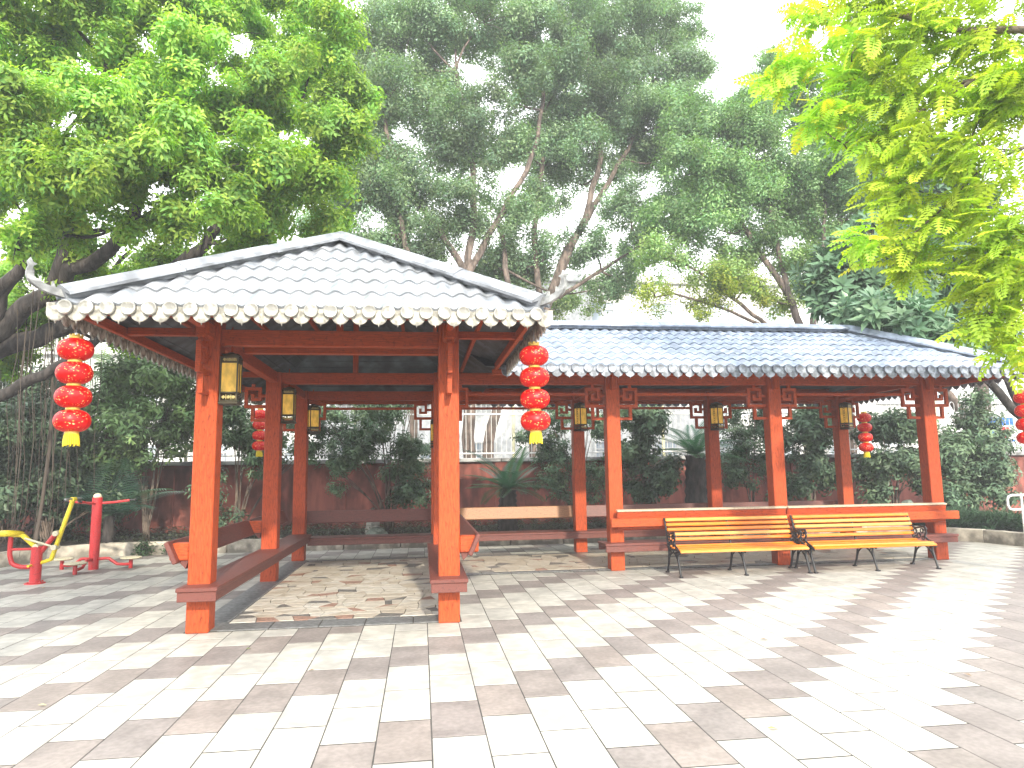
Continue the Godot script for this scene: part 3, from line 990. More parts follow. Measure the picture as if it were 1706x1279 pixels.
func make_corridor() -> void:
	var p := thing("roofed_corridor", "long red timber corridor with a pale tiled roof running right from the pavilion", "covered walkway")
	var zM := -10.573
	var zB := -13.01
	var yb := 2.895
	for i in 5:
		if i >= 2: post(p, PX[i], zM, i)
		post(p, PX[i], zB, i + 1)
		bar(p, "cross_beam", Vector3(PX[i] + 0.05, yb + 0.015, zB), Vector3(PX[i] + 0.17, 3.055, zM - PW), i)
	for i in range(1, 5):
		var x: float = PX[i] + PW
		var e: float = PX[i + 1] if i < 4 else 9.16
		bar(p, "beam", Vector3(x, yb, zM - 0.17), Vector3(e, 3.065, zM - 0.05), i)
		var mb := MB.new()
		mb.box(Vector3(x, yb, zB - 0.17), Vector3(e, 3.065, zB - 0.05), 0.006)
		obj("beam", mb, M.red_x1, p)
		if i < 4:
			bar(p, "tie_rod", Vector3(x + 0.322, 2.72, zM - 0.13), Vector3(e - 0.322, 2.765, zM - 0.09), i, 0.004)
			bar(p, "tie_rod", Vector3(x + 0.322, 2.72, zB - 0.13), Vector3(e - 0.322, 2.765, zB - 0.09), i, 0.004)
	bar(p, "beam", Vector3(PX[0] + PW, yb, zB - 0.17), Vector3(PX[1], 3.065, zB - 0.05), 1)
	bar(p, "tie_rod", Vector3(PX[0] + PW + 0.322, 2.72, zB - 0.13), Vector3(PX[1] - 0.322, 2.765, zB - 0.09), 0, 0.004)
	for i in 5:
		for s: float in [-1.0, 1.0]:
			var x: float = PX[i] if s < 0 else PX[i] + PW
			if not (i < 2 and s < 0) and i >= 1:
				fret(p, Vector3(x, yb, zM - 0.11), Vector3(s, 0, 0))
			fret(p, Vector3(x, yb, zB - 0.11), Vector3(s, 0, 0))
		if i >= 2:
			bar(p, "beam_head", Vector3(PX[i] + 0.06, 2.80, zM + 0.001), Vector3(PX[i] + 0.16, 3.05, zM + 0.10), 2, 0.015)
	bar(p, "eave_board", Vector3(1.0, 2.92, -9.78), Vector3(9.3, 3.0, -9.73), 0)
	bar(p, "eave_board", Vector3(-2.9, 2.92, -14.1), Vector3(9.3, 3.0, -14.05), 0)
	bar(p, "eave_board", Vector3(9.23, 2.925, -14.0), Vector3(9.28, 3.005, -9.79), 0)
	for k in 3:
		var h := 3.25 + 0.28 * k
		var inset := (h - 3.03) / 0.4348
		bar(p, "purlin", Vector3(0.9, h - 0.12, -9.62 - inset), Vector3(8.9 - inset * 0.45, h - 0.05, -9.57 - inset), k)
		bar(p, "purlin", Vector3(0.9, h - 0.12, -14.23 + inset), Vector3(8.9 - inset * 0.45, h - 0.05, -14.18 + inset), k)
	var roof := Node3D.new()
	roof.name = "roof"
	p.add_child(roof, true)
	var l := Vector2(2.3, 1.0).length()
	var le := Vector2(1.4, 1.0).length()
	var o1 := Vector3(0.3, 3.03, -9.6)
	var o2 := Vector3(9.4, 3.03, -9.6)
	var o3 := Vector3(9.4, 3.03, -14.2)
	var bf := Vector3(0, 1.0, -2.3) / l
	var br := Vector3(-1.4, 1.0, 0) / le
	var bb := Vector3(0, 1.0, 2.3) / l
	var pitch := 0.1795
	roof_face(roof, o1, Vector3(1, 0, 0), bf, l, 7, pitch, 9.1, func(t): return maxf(0.0, 1.17 - (t * 0.3987 - 0.07) / 0.607 - 0.3), func(t): return 9.1 - t / l * 1.4, true, "blue_tile")
	roof_face(roof, o2, Vector3(0, 0, -1), br, le, 4, pitch, 4.6, func(t): return t / le * 2.3, func(t): return 4.6 - t / le * 2.3, false, "blue_tile")
	roof_face(roof, o3, Vector3(-1, 0, 0), bb, l, 7, pitch, 9.1, func(t): return t / l * 1.4, func(_t): return 9.1, false, "blue_tile")
	soffit(roof, o1, Vector3(1, 0, 0), bf, PackedVector2Array([Vector2(0.6, 0), Vector2(9.1, 0), Vector2(7.7, l), Vector2(0.0, l)]))
	soffit(roof, o2, Vector3(0, 0, -1), br, PackedVector2Array([Vector2(0, 0), Vector2(4.6, 0), Vector2(2.3, le)]))
	soffit(roof, o3, Vector3(-1, 0, 0), bb, PackedVector2Array([Vector2(0, 0), Vector2(9.1, 0), Vector2(9.1, l), Vector2(1.4, l)]))
	eave_ends(roof, o1, Vector3(1, 0, 0), 9.1, pitch, 0.8, true)
	eave_ends(roof, o2, Vector3(0, 0, -1), 4.6, pitch, 0.1, true)
	eave_ends(roof, o3, Vector3(-1, 0, 0), 8.0, pitch, 0.1, true)
	ridge_line(roof, Vector3(8.02, 4.075, -11.9), Vector3(-0.4, 4.075, -11.9), 9, 0.16, "ridge_blue")
	ridge_line(roof, Vector3(8.0, 4.075, -11.88), o2 + Vector3(-0.03, 0.055, -0.05), 3, 0.13, "ridge_blue")
	ridge_line(roof, Vector3(8.0, 4.075, -11.92), o3 + Vector3(-0.03, 0.055, 0.05), 3, 0.13, "ridge_blue")
	ridge_tail(roof, o2 + Vector3(-0.05, 0.07, -0.1), Vector3(0.6, 0, 1).normalized())
	# front seat and rail between the three front posts
	seat_x(p, 2.78, 8.66, -10.86, -10.40, 0.43)
	seat_x(p, -2.0, 8.62, -13.30, -12.82, 0.41)
	bar(p, "back_rail", Vector3(2.86, 0.675, -10.405), Vector3(8.68, 0.805, -10.345), 2, 0.008)
	for i in range(2, 5):
		bar(p, "bracket", Vector3(PX[i] + 0.04, 0.69, -10.572), Vector3(PX[i] + 0.18, 0.79, -10.4055), 1)
	var cuts := [2.96, 5.735, 8.52]
	for i in 2:
		var mb := MB.new()
		mb.boxx(Transform3D(Basis(Vector3(1, 0, 0), 0.16), Vector3((cuts[i] + cuts[i + 1]) * 0.5, 0.765, -10.452)), Vector3(cuts[i + 1] - cuts[i] - 0.02, 0.29, 0.06), 0.018)
		obj("backrest", mb, M.red_x1, p)
		var cap := MB.new()
		cap.boxx(Transform3D(Basis(Vector3(1, 0, 0), 0.16), Vector3((cuts[i] + cuts[i + 1]) * 0.5, 0.918, -10.425)), Vector3(cuts[i + 1] - cuts[i] - 0.016, 0.028, 0.085), 0.012)
		obj("sunlit_strip", cap, M.sunlit_edge, p)  # added pale strip, painting the sunlit top edge of the board
	# back row rails
	for i in range(0, 5):
		var x: float = PX[i] + 0.10
		var e: float = PX[i + 1] + 0.08 if i < 4 else 8.75
		if e - x < 0.3: continue
		var mb := MB.new()
		mb.boxx(Transform3D(Basis(Vector3(1, 0, 0), -0.22), Vector3((x + e) * 0.5, 0.75, -13.30)), Vector3(e - x - 0.02, 0.23, 0.045), 0.01)
		obj("backrest", mb, M.seat_sunlit if i == 1 else M.seat_x, p)  # one bay has its sun patch painted as a lighter board
		bar(p, "bracket", Vector3(PX[i] + 0.03, 0.66, -13.36), Vector3(PX[i] + 0.19, 0.80, -13.23), i)

func seat_x(parent: Node3D, x0: float, x1: float, z0: float, z1: float, y: float) -> void:
	var top := MB.new()
	top.box(Vector3(x0 - 0.012, y - 0.04, z0 - 0.012), Vector3(x1 + 0.012, y, z1 + 0.012), 0.006)
	obj("seat_board", top, M.seat_x, parent)
	var ap := MB.new()
	ap.box(Vector3(x0, y - 0.13, z1 - 0.04), Vector3(x1, y - 0.0405, z1), 0.004)
	ap.box(Vector3(x0, y - 0.13, z0), Vector3(x1, y - 0.0405, z0 + 0.04), 0.004)
	obj("seat_apron", ap, M.seat_x, parent)

# ------------------------------------------------------------------ objects
func bezier(pts: Array, n := 10) -> Array:
	var c := Curve3D.new()
	for i in pts.size():
		var t: Vector3 = (pts[mini(i + 1, pts.size() - 1)] - pts[maxi(i - 1, 0)]) * 0.17
		c.add_point(pts[i], -t, t)
	var l := c.get_baked_length()
	var out := []
	for i in n + 1:
		out.append(c.sample_baked(l * i / n))
	return out

func make_bench(at: Vector3, label: String) -> Node3D:
	var b := thing("park_bench", label, "bench", at, 0.0, "slatted benches in front of the corridor")
	var yz := func(a: Array) -> Array:
		var o := []
		for p: Vector2 in a:
			o.append(Vector3(0, p.y, p.x))
		return bezier(o, 9)
	for e in 3:
		var mb := MB.new()
		mb.tube(yz.call([Vector2(-0.28, 0.015), Vector2(-0.22, 0.14), Vector2(-0.185, 0.27), Vector2(-0.19, 0.375)]), [0.017, 0.015, 0.015, 0.016], 6)
		mb.tube(yz.call([Vector2(0.26, 0.015), Vector2(0.215, 0.14), Vector2(0.17, 0.27), Vector2(0.19, 0.365)]), [0.017, 0.015, 0.015, 0.016], 6)
		mb.tube(yz.call([Vector2(-0.235, 0.12), Vector2(-0.15, 0.27), Vector2(0.0, 0.335), Vector2(0.13, 0.27), Vector2(0.225, 0.12)]), [0.012], 6)
		mb.tube(yz.call([Vector2(-0.22, 0.385), Vector2(-0.05, 0.358), Vector2(0.12, 0.37), Vector2(0.22, 0.362), Vector2(0.26, 0.325)]), [0.016], 6)
		for s: Vector2 in [Vector2(-0.28, 0), Vector2(0.26, 0)]:
			mb.boxx(Transform3D(Basis(), Vector3(0, 0.01, s.x + signf(s.x) * 0.008)), Vector3(0.05, 0.02, 0.065), 0.006)
		for s: Vector3 in [Vector3(-0.12, 0.315, 0.028), Vector3(0.10, 0.315, 0.028), Vector3(-0.01, 0.335, 0.016), Vector3(-0.155, 0.34, 0.018), Vector3(0.155, 0.335, 0.016)]:
			var ring := []
			for k in 11:
				ring.append(Vector3(0, s.y + sin(TAU * k / 10) * s.z, s.x + cos(TAU * k / 10) * s.z))
			mb.tube(ring, [0.0075], 5, false)
		mb.tube(yz.call([Vector2(-0.205, 0.37), Vector2(-0.235, 0.50), Vector2(-0.275, 0.64), Vector2(-0.325, 0.77), Vector2(-0.35, 0.795)]), [0.017, 0.017, 0.016, 0.014, 0.016], 6)
		if e != 1:
			mb.tube(yz.call([Vector2(-0.27, 0.60), Vector2(-0.15, 0.575), Vector2(-0.03, 0.60), Vector2(0.05, 0.605), Vector2(0.085, 0.57), Vector2(0.055, 0.545)]), [0.016], 6)
			mb.tube(yz.call([Vector2(0.04, 0.60), Vector2(0.07, 0.52), Vector2(0.03, 0.46), Vector2(0.10, 0.41), Vector2(0.19, 0.385), Vector2(0.25, 0.35)]), [0.016], 6)
			for s: Vector3 in [Vector3(-0.17, 0.52, 0.045), Vector3(-0.09, 0.46, 0.045), Vector3(-0.02, 0.54, 0.042), Vector3(-0.16, 0.425, 0.035), Vector3(0.0, 0.43, 0.035)]:
				var ring := []
				for k in 13:
					ring.append(Vector3(0, s.y + sin(TAU * k / 10) * s.z * (1.0 - 0.04 * k), s.x + cos(TAU * k / 10) * s.z * (1.0 - 0.04 * k)))
				mb.tube(ring, [0.009], 5)
		obj("iron_frame", mb, M.iron, b, Transform3D(Basis(), Vector3([-0.985, 0.0, 0.985][e], 0, 0)))
	var rows := [Vector3(-0.318, 0.775, 1.18), Vector3(-0.290, 0.705, 1.2), Vector3(-0.262, 0.635, 1.22), Vector3(-0.238, 0.565, 1.25), Vector3(-0.218, 0.495, 1.3), Vector3(-0.165, 0.405, 0.1), Vector3(-0.095, 0.384, 0.05), Vector3(-0.025, 0.377, 0.0), Vector3(0.045, 0.382, -0.02), Vector3(0.115, 0.388, -0.02), Vector3(0.185, 0.386, 0.08), Vector3(0.245, 0.362, 0.62)]
	for i in rows.size():
		var r: Vector3 = rows[i]
		var mb := MB.new()
		mb.boxx(Transform3D(Basis(), Vector3.ZERO), Vector3(2.0 - 0.03, 0.028, 0.051), 0.008)
		obj("slat", mb, M["slat%d" % rng.randi_range(0, 2)], b, Transform3D(Basis(Vector3(1, 0, 0), r.z), Vector3(0, r.y, r.x + 0.022)))
	return b

func make_box_lamp() -> Node3D:
	var b := thing("box_lantern", "x", "wall lantern", Vector3.ZERO, 0.0, "yellow box lanterns hung on the posts")
	var f := MB.new()
	for x: float in [-1.0, 1.0]:
		for z: float in [-1.0, 1.0]:
			f.box(Vector3(x * 0.083 - 0.008, -0.5, z * 0.083 - 0.008), Vector3(x * 0.083 + 0.008, -0.02, z * 0.083 + 0.008), 0.002)
	for y: float in [-0.495, -0.405, -0.085, -0.03]:
		for s: float in [-1.0, 1.0]:
			f.box(Vector3(-0.0745, y - 0.009, s * 0.083 - 0.007), Vector3(0.0745, y + 0.009, s * 0.083 + 0.007), 0.002)
			f.box(Vector3(s * 0.083 - 0.007, y - 0.009, -0.0745), Vector3(s * 0.083 + 0.007, y + 0.009, 0.0745), 0.002)
	f.box(Vector3(-0.1, -0.525, -0.1), Vector3(0.1, -0.501, 0.1), 0.005)
	obj("frame", f, M.bronze, b)
	var cap := MB.new()
	cap.lathe([Vector2(0.001, 0.03), Vector2(0.03, 0.028), Vector2(0.06, 0.012), Vector2(0.115, 0.004), Vector2(0.118, -0.008), Vector2(0.09, -0.019), Vector2(0.001, -0.019)], 4, Transform3D(Basis(Vector3.UP, PI / 4), Vector3.ZERO))
	obj("cap", cap, M.bronze, b)
	for k in 4:
		var turn := Basis(Vector3.UP, PI * 0.5 * k)
		var pane := MB.new()
		pane.boxx(Transform3D(Basis(), Vector3(0, -0.245, 0)), Vector3(0.150, 0.302, 0.006), 0.001)
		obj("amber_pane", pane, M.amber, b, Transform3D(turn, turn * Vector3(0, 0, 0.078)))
		var orn := MB.new()                                     # pierced brass bands above and below
		for y: float in [-0.451, -0.057]:
			for q: float in [-0.05, 0.0, 0.05]:
				orn.boxx(Transform3D(Basis(Vector3(0, 0, 1), PI / 4), Vector3(q, y, 0)), Vector3(0.03, 0.03, 0.006), 0.001)
				orn.boxx(Transform3D(Basis(), Vector3(q + 0.025, y, 0)), Vector3(0.009, 0.05, 0.005), 0.001)
		if k % 2 == 1:
			for y in 7:
				orn.boxx(Transform3D(Basis(), Vector3(0, -0.385 + 0.046 * y, 0.004)), Vector3(0.03, 0.008, 0.005), 0.001)
			for q: float in [-0.013, 0.013]:
				orn.boxx(Transform3D(Basis(), Vector3(q, -0.245, 0.005)), Vector3(0.006, 0.3, 0.005), 0.001)
		obj("brass_band", orn, M.brass if k % 2 == 0 else M.bronze, b, Transform3D(turn, turn * Vector3(0, 0, 0.080)))
	var rod := MB.new()
	rod.tube([Vector3(0, 0.025, 0), Vector3(0, 0.16, 0), Vector3(-0.012, 0.24, 0), Vector3(0.0, 0.30, 0)], [0.008], 6)
	obj("hanger", rod, M.red_y1, b)
	return b

func make_lantern_string() -> Node3D:
	var b := thing("lantern_string", "x", "paper lanterns", Vector3.ZERO, 0.0, "strings of red lanterns")
	var body := MB.new()
	body.mapped = true
	var prof := []
	for i in 13:
		var a := PI * i / 12.0 - PI / 2
		prof.append(Vector2(0.045 + 0.105 * pow(cos(a), 0.9) if i > 0 and i < 12 else 0.045, sin(a) * 0.098))
	body.lathe(prof, 24)
	var bm := body.mesh()
	var ring := MB.new()
	ring.lathe([Vector2(0.001, 0.018), Vector2(0.052, 0.018), Vector2(0.058, 0.010), Vector2(0.058, -0.010), Vector2(0.052, -0.018), Vector2(0.001, -0.018)], 16)
	var rm := ring.mesh()
	for i in 4:
		var at := Vector3(0, -0.125 - 0.2185 * i, 0)
		var l := put("lantern", bm, M.paper, b, Transform3D(Basis(Vector3.UP, 0.9 * i + 0.3), at))
		put("collar", rm, M.gold, b, Transform3D(Basis(), at + Vector3(0, 0.1093, 0)))
	put("collar", rm, M.gold, b, Transform3D(Basis(), Vector3(0, -0.885, 0)))
	var crown := MB.new()
	for k in 8:
		var a := TAU * k / 8
		crown.boxx(Transform3D(Basis(Vector3.UP, -a), Vector3(cos(a) * 0.052, -0.002, sin(a) * 0.052)), Vector3(0.006, 0.03, 0.026), 0.001)
	obj("crown", crown, M.gold, b)
	var ts := MB.new()
	for k in 26:
		var a := TAU * k / 26
		var q := Vector3(cos(a), 0, sin(a))
		ts.tube([Vector3(0, -0.895, 0) + q * 0.05, Vector3(0, -0.94, 0) + q * 0.058, Vector3(0, -1.0 - 0.01 * sin(k * 2.7), 0) + q * 0.062], [0.0075], 4)
	obj("tassel", ts, M.tassel, b)
	var cord := MB.new()
	cord.tube([Vector3(0, -0.02, 0), Vector3(0.004, 0.10, 0), Vector3(0, 0.24, 0)], [0.0035], 5)
	obj("cord", cord, M.grey_metal, b)
	return b

func make_gym() -> void:
	var t := thing("waist_twister", "red waist twister with three standing discs and a cream domed post", "exercise machine", Vector3(-5.47, 0, -12.7))
	var post_ := MB.new()
	post_.lathe([Vector2(0.075, 0.0), Vector2(0.078, 0.01), Vector2(0.078, 1.19), Vector2(0.07, 1.2), Vector2(0.001, 1.2)], 20)
	obj("post", post_, M.gym_red, t)
	var dome := MB.new()
	dome.lathe([Vector2(0.066, 1.201), Vector2(0.062, 1.235), Vector2(0.04, 1.26), Vector2(0.001, 1.27)], 16)
	obj("dome", dome, M.gym_cream, t)
	for k in 3:
		var a := [0.10, 2.92, -1.62][k] as float
		var d := Vector3(cos(a), 0, -sin(a))
		var arm := MB.new()
		arm.tube(bezier([d * 0.07 + Vector3(0, 0.17, 0), d * 0.22 + Vector3(0, 0.18, 0), d * 0.36 + Vector3(0, 0.075, 0), d * 0.58 + Vector3(0, 0.07, 0)], 10), [0.026], 8)
		arm.tube([d * 0.57 + Vector3(0, 0.0, 0), d * 0.57 + Vector3(0, 0.155, 0)], [0.032], 10)
		obj("foot_arm", arm, M.gym_red, t)
		var disc := MB.new()
		disc.lathe([Vector2(0.001, 0.155), Vector2(0.14, 0.155), Vector2(0.165, 0.168), Vector2(0.165, 0.18), Vector2(0.15, 0.186), Vector2(0.001, 0.182)], 24, Transform3D(Basis(), d * 0.57))
		obj("standing_disc", disc, M.gym_cream, t)
		var h := MB.new()
		var s := d.cross(Vector3.UP)
		h.tube([d * 0.05 + Vector3(0, 1.10, 0), d * 0.25 + Vector3(0, 1.11, 0), d * 0.5 + Vector3(0, 1.14, 0)], [0.021], 8)
		obj("handlebar", h, M.gym_red, t)
		var g := MB.new()
		g.tube([d * 0.5 + Vector3(0, 1.14, 0), d * 0.60 + Vector3(0, 1.152, 0)], [0.017], 8)
		obj("grip", g, M.black, t)
	var r := thing("rowing_rider", "yellow and red rowing exercise machine at the left edge", "exercise machine", Vector3(-5.64, 0, -11.25))
	var base := MB.new()
	base.lathe([Vector2(0.135, 0.0), Vector2(0.135, 0.014), Vector2(0.082, 0.016), Vector2(0.075, 0.03), Vector2(0.075, 0.53), Vector2(0.06, 0.54), Vector2(0.001, 0.54)], 20)
	for k in 4:
		var a := TAU * k / 4 + 0.5
		base.lathe([Vector2(0.016, 0.014), Vector2(0.016, 0.034), Vector2(0.001, 0.036)], 6, Transform3D(Basis(), Vector3(cos(a) * 0.11, 0, sin(a) * 0.11)))
	obj("base_post", base, M.gym_red, r)
	var tube_ := MB.new()
	tube_.tube(bezier([Vector3(-0.37, 0.69, 0), Vector3(-0.37, 0.42, 0), Vector3(-0.33, 0.29, 0), Vector3(-0.22, 0.245, 0), Vector3(-0.06, 0.24, 0)], 14), [0.033], 10)
	tube_.tube([Vector3(-0.36, 0.50, 0), Vector3(-0.06, 0.50, 0)], [0.02], 8)
	obj("rear_tube", tube_, M.gym_red, r)
	var strut := MB.new()
	strut.tube([Vector3(0.03, 0.42, 0), Vector3(0.24, 0.71, 0)], [0.036], 10)
	obj("strut", strut, M.gym_red, r)
	var lever := MB.new()
	lever.beam(Vector3(0.20, 0.33, 0), Vector3(0.455, 1.22, 0), 0.055, 0.055, 0.012)
	lever.beam(Vector3(-0.06, 0.26, 0), Vector3(0.215, 0.345, 0), 0.05, 0.05, 0.012)
	lever.tube([Vector3(0.455, 1.215, -0.05), Vector3(0.455, 1.215, 0.05)], [0.035], 10)
	obj("handle_lever", lever, M.gym_yellow, r)
	var grip := MB.new()
	grip.tube([Vector3(0.44, 1.225, -0.27), Vector3(0.47, 1.225, 0.27)], [0.014], 8)
	obj("grip_bar", grip, M.grey_metal, r)
	var foot := MB.new()
	foot.tube([Vector3(-0.03, 0.27, -0.16), Vector3(-0.03, 0.27, 0.16)], [0.018], 8)
	obj("foot_bar", foot, M.gym_yellow, r)
	var seat := MB.new()
	seat.ball(Vector3(-0.44, 0.735, 0), Vector3(0.24, 0.045, 0.15), 18, 8)
	obj("saddle", seat, M.gym_yellow, r)
	var arm := MB.new()
	arm.beam(Vector3(-0.40, 0.71, 0), Vector3(-0.20, 0.70, 0), 0.06, 0.05, 0.01)
	arm.beam(Vector3(-0.22, 0.71, 0), Vector3(-0.02, 0.53, 0), 0.07, 0.06, 0.012)
	obj("seat_arm", arm, M.gym_yellow, r)
	var link := MB.new()
	link.tube([Vector3(-0.16, 0.66, 0.04), Vector3(0.26, 0.52, 0.04)], [0.016], 8)
	for q: Vector3 in [Vector3(0.26, 0.72, 0), Vector3(0.25, 0.52, 0), Vector3(0.0, 0.535, 0)]:
		link.tube([q + Vector3(0, 0, -0.065), q + Vector3(0, 0, 0.065)], [0.04], 10)
	obj("pivot", link, M.gym_cream, r)

func make_small_things() -> void:
	var rail := thing("hand_rail", "white tubular metal guard rail at the right edge by the hedge", "railing", Vector3(11.62, 0, -12.0))
	var tb := MB.new()
	var loop := [Vector3(1.4, 0.97, 0), Vector3(-0.42, 0.95, 0), Vector3(-0.49, 0.93, 0), Vector3(-0.52, 0.87, 0), Vector3(-0.52, 0.76, 0), Vector3(-0.49, 0.70, 0), Vector3(-0.42, 0.68, 0), Vector3(1.4, 0.69, 0)]
	tb.tube(loop, [0.024], 8)
	obj("loop", tb, M.white_metal, rail)
	for x: float in [-0.22, 1.1]:
		var leg := MB.new()
		leg.tube([Vector3(x, 0.19, 0), Vector3(x, 0.94, 0)], [0.022], 8)
		obj("leg", leg, M.white_metal, rail)
	var sg := thing("blue_sign", "blue board with a white roundel and a red disc, fixed beyond the fence at right", "sign", Vector3(16.6, 2.55, -18.1))
	var bd := MB.new()
	bd.box(Vector3(-0.6, -0.35, -0.02), Vector3(0.6, 0.35, 0.02), 0.005)
	obj("board", bd, M.blue_sign, sg)
	var wh := MB.new()
	wh.box(Vector3(-0.05, -0.3, 0.021), Vector3(0.58, 0.12, 0.03), 0.002)
	obj("white_panel", wh, M.white_metal, sg)
	for q: Vector2 in [Vector2(-0.33, -0.02), Vector2(0.28, -0.09)]:
		var d := MB.new()
		d.lathe([Vector2(0.17, 0), Vector2(0.17, 0.012), Vector2(0.001, 0.012)], 20, Transform3D(Basis(Vector3(1, 0, 0), PI / 2), Vector3(q.x, q.y, 0.031)))
		obj("disc", d, M.gym_red if q.x > 0 else M.white_metal, sg)
	for q: float in [-0.5, 0.5]:
		var l := MB.new()
		l.box(Vector3(q - 0.03, -2.55, -0.07), Vector3(q + 0.03, 0.3, -0.022), 0.004)
		obj("leg", l, M.grey_metal, sg)
	boulder("garden_rock", "pale rounded rock standing in the bed behind the back rail", Vector3(-1.05, 0.2, -15.5), Vector3(0.17, 0.56, 0.13), M.rock, 4)
	boulder("garden_rock", "grey flat stone lying at the foot of the pale rock", Vector3(-0.95, 0.2, -15.15), Vector3(0.24, 0.20, 0.12), M.rock_green, 8)
	boulder("garden_rock", "rounded grey green stone beside the right end post", Vector3(11.25, 0.2, -15.0), Vector3(0.40, 0.52, 0.25), M.rock_green, 12)

func boulder(called: String, label: String, at: Vector3, size: Vector3, m: Material, sd: int) -> void:
	var f := FastNoiseLite.new()
	f.seed = sd
	f.frequency = 0.9
	var mb := MB.new()
	mb.ball(Vector3.ZERO, Vector3.ONE, 18, 12)
	for i in mb.v.size():
		var p := mb.v[i]
		var k := 1.0 + 0.22 * f.get_noise_3dv(p * 1.2) + 0.08 * f.get_noise_3dv(p * 4.0)
		mb.v[i] = Vector3(p.x * size.x, p.y * size.y, p.z * size.z) * k
	var o := obj(called, mb, m, self, Transform3D(Basis(), at))
	tag(o, label, "rock", "stones in the planted bed")

# ------------------------------------------------------------------ plants
func sprig(kind: int) -> ArrayMesh:                    # a twig with leaves, about one unit of its own scale
	var mb := MB.new()
	match kind:
		0:                                              # banyan: clustered oval leaves
			for k in 9:
				var a := k * 2.4
				var up := 0.25 + 0.11 * k
				var d := Vector3(cos(a), up * 0.5, sin(a)).normalized()
				mb.leaf(Vector3(0, 0.022 * k, 0) + d * 0.02, d, (Vector3.UP + d * -0.2).normalized(), 0.115 + 0.03 * sin(k * 5.0), 0.05, 0.35)
		1:                                              # fig: small leaves along two twiglets
			for k in 14:
				var a := k * 2.1
				var d := Vector3(cos(a), 0.25, sin(a)).normalized()
				mb.leaf(Vector3(sin(k * 1.3) * 0.10, 0.032 * k - 0.1, cos(k * 1.9) * 0.10), d, (Vector3.UP + Vector3(cos(k), 0, sin(k)) * 0.4).normalized(), 0.105, 0.046, 0.3)
		2:                                              # shrub
			for k in 8:
				var a := k * 2.3
				var d := Vector3(cos(a), 0.15 + 0.3 * sin(k * 1.7), sin(a)).normalized()
				mb.leaf(Vector3(0, 0.03 * k, 0), d, (Vector3.UP * 0.9 + Vector3(sin(k * 2.0), 0, cos(k * 2.0)) * 0.35).normalized(), 0.105, 0.043, 0.3)
		3:                                              # loquat rosette: long stiff leaves round a shoot
			for k in 13:
				var a := k * 2.4
				var lift := 0.15 + 0.085 * k
				var d := Vector3(cos(a), lift, sin(a)).normalized()
				mb.leaf(Vector3(0, 0.008 * k, 0) + d * 0.015, d, (Vector3.UP - d * d.y).normalized(), 0.26 - 0.008 * k, 0.072, 0.22)
		4:                                              # strap leaves of a ground cover
			for k in 9:
				var a := k * 2.4
				var d := Vector3(cos(a) * 0.7, 1.0, sin(a) * 0.7).normalized()
				mb.leaf(Vector3(cos(a), 0, sin(a)) * 0.02, d, (Vector3(-cos(a), 0.5, -sin(a))).normalized(), 0.26 + 0.08 * sin(k * 3.0), 0.022, 0.6)
	return mb.mesh()

func frond(pairs: int, length: float, leaf_len: float, leaf_wid: float, arch: float, rise := 0.0, fold := 0.2) -> MB:   # a feather leaf along +x
	var mb := MB.new()
	var pts := []
	for i in pairs + 1:
		var t := float(i) / pairs
		pts.append(Vector3(length * (t - 0.12 * arch * t * t), length * (rise * t - arch * t * t * 0.6), 0))
	mb.tube(pts, [leaf_wid * 0.22, leaf_wid * 0.12], 4)
	for i in range(1, pairs + 1):
		var t := float(i) / pairs
		var p: Vector3 = pts[i]
		var d: Vector3 = (pts[i] - pts[i - 1]).normalized()
		var up := Vector3(-d.y, d.x, 0)
		var size := leaf_len * (0.55 + 0.75 * sin(PI * minf(t * 0.85 + 0.12, 1.0)))
		for s: float in [-1.0, 1.0]:
			var ld := (d * (0.35 + 0.5 * t * t) + Vector3(0, 0, s) + up * fold).normalized()
			mb.leaf(p, ld, (up - ld * up.dot(ld)).normalized(), size, leaf_wid, 0.25)
	return mb

func tone(base: Color, spread: float, warm := 0.0) -> Color:
	var k := 1.0 + rng.randf_range(-spread, spread)
	var w := rng.randf() * warm
	return Color(base.r * k * (1.0 + w * 1.2), base.g * k * (1.0 + w * 0.25), base.b * k * (1.0 - w * 0.4))

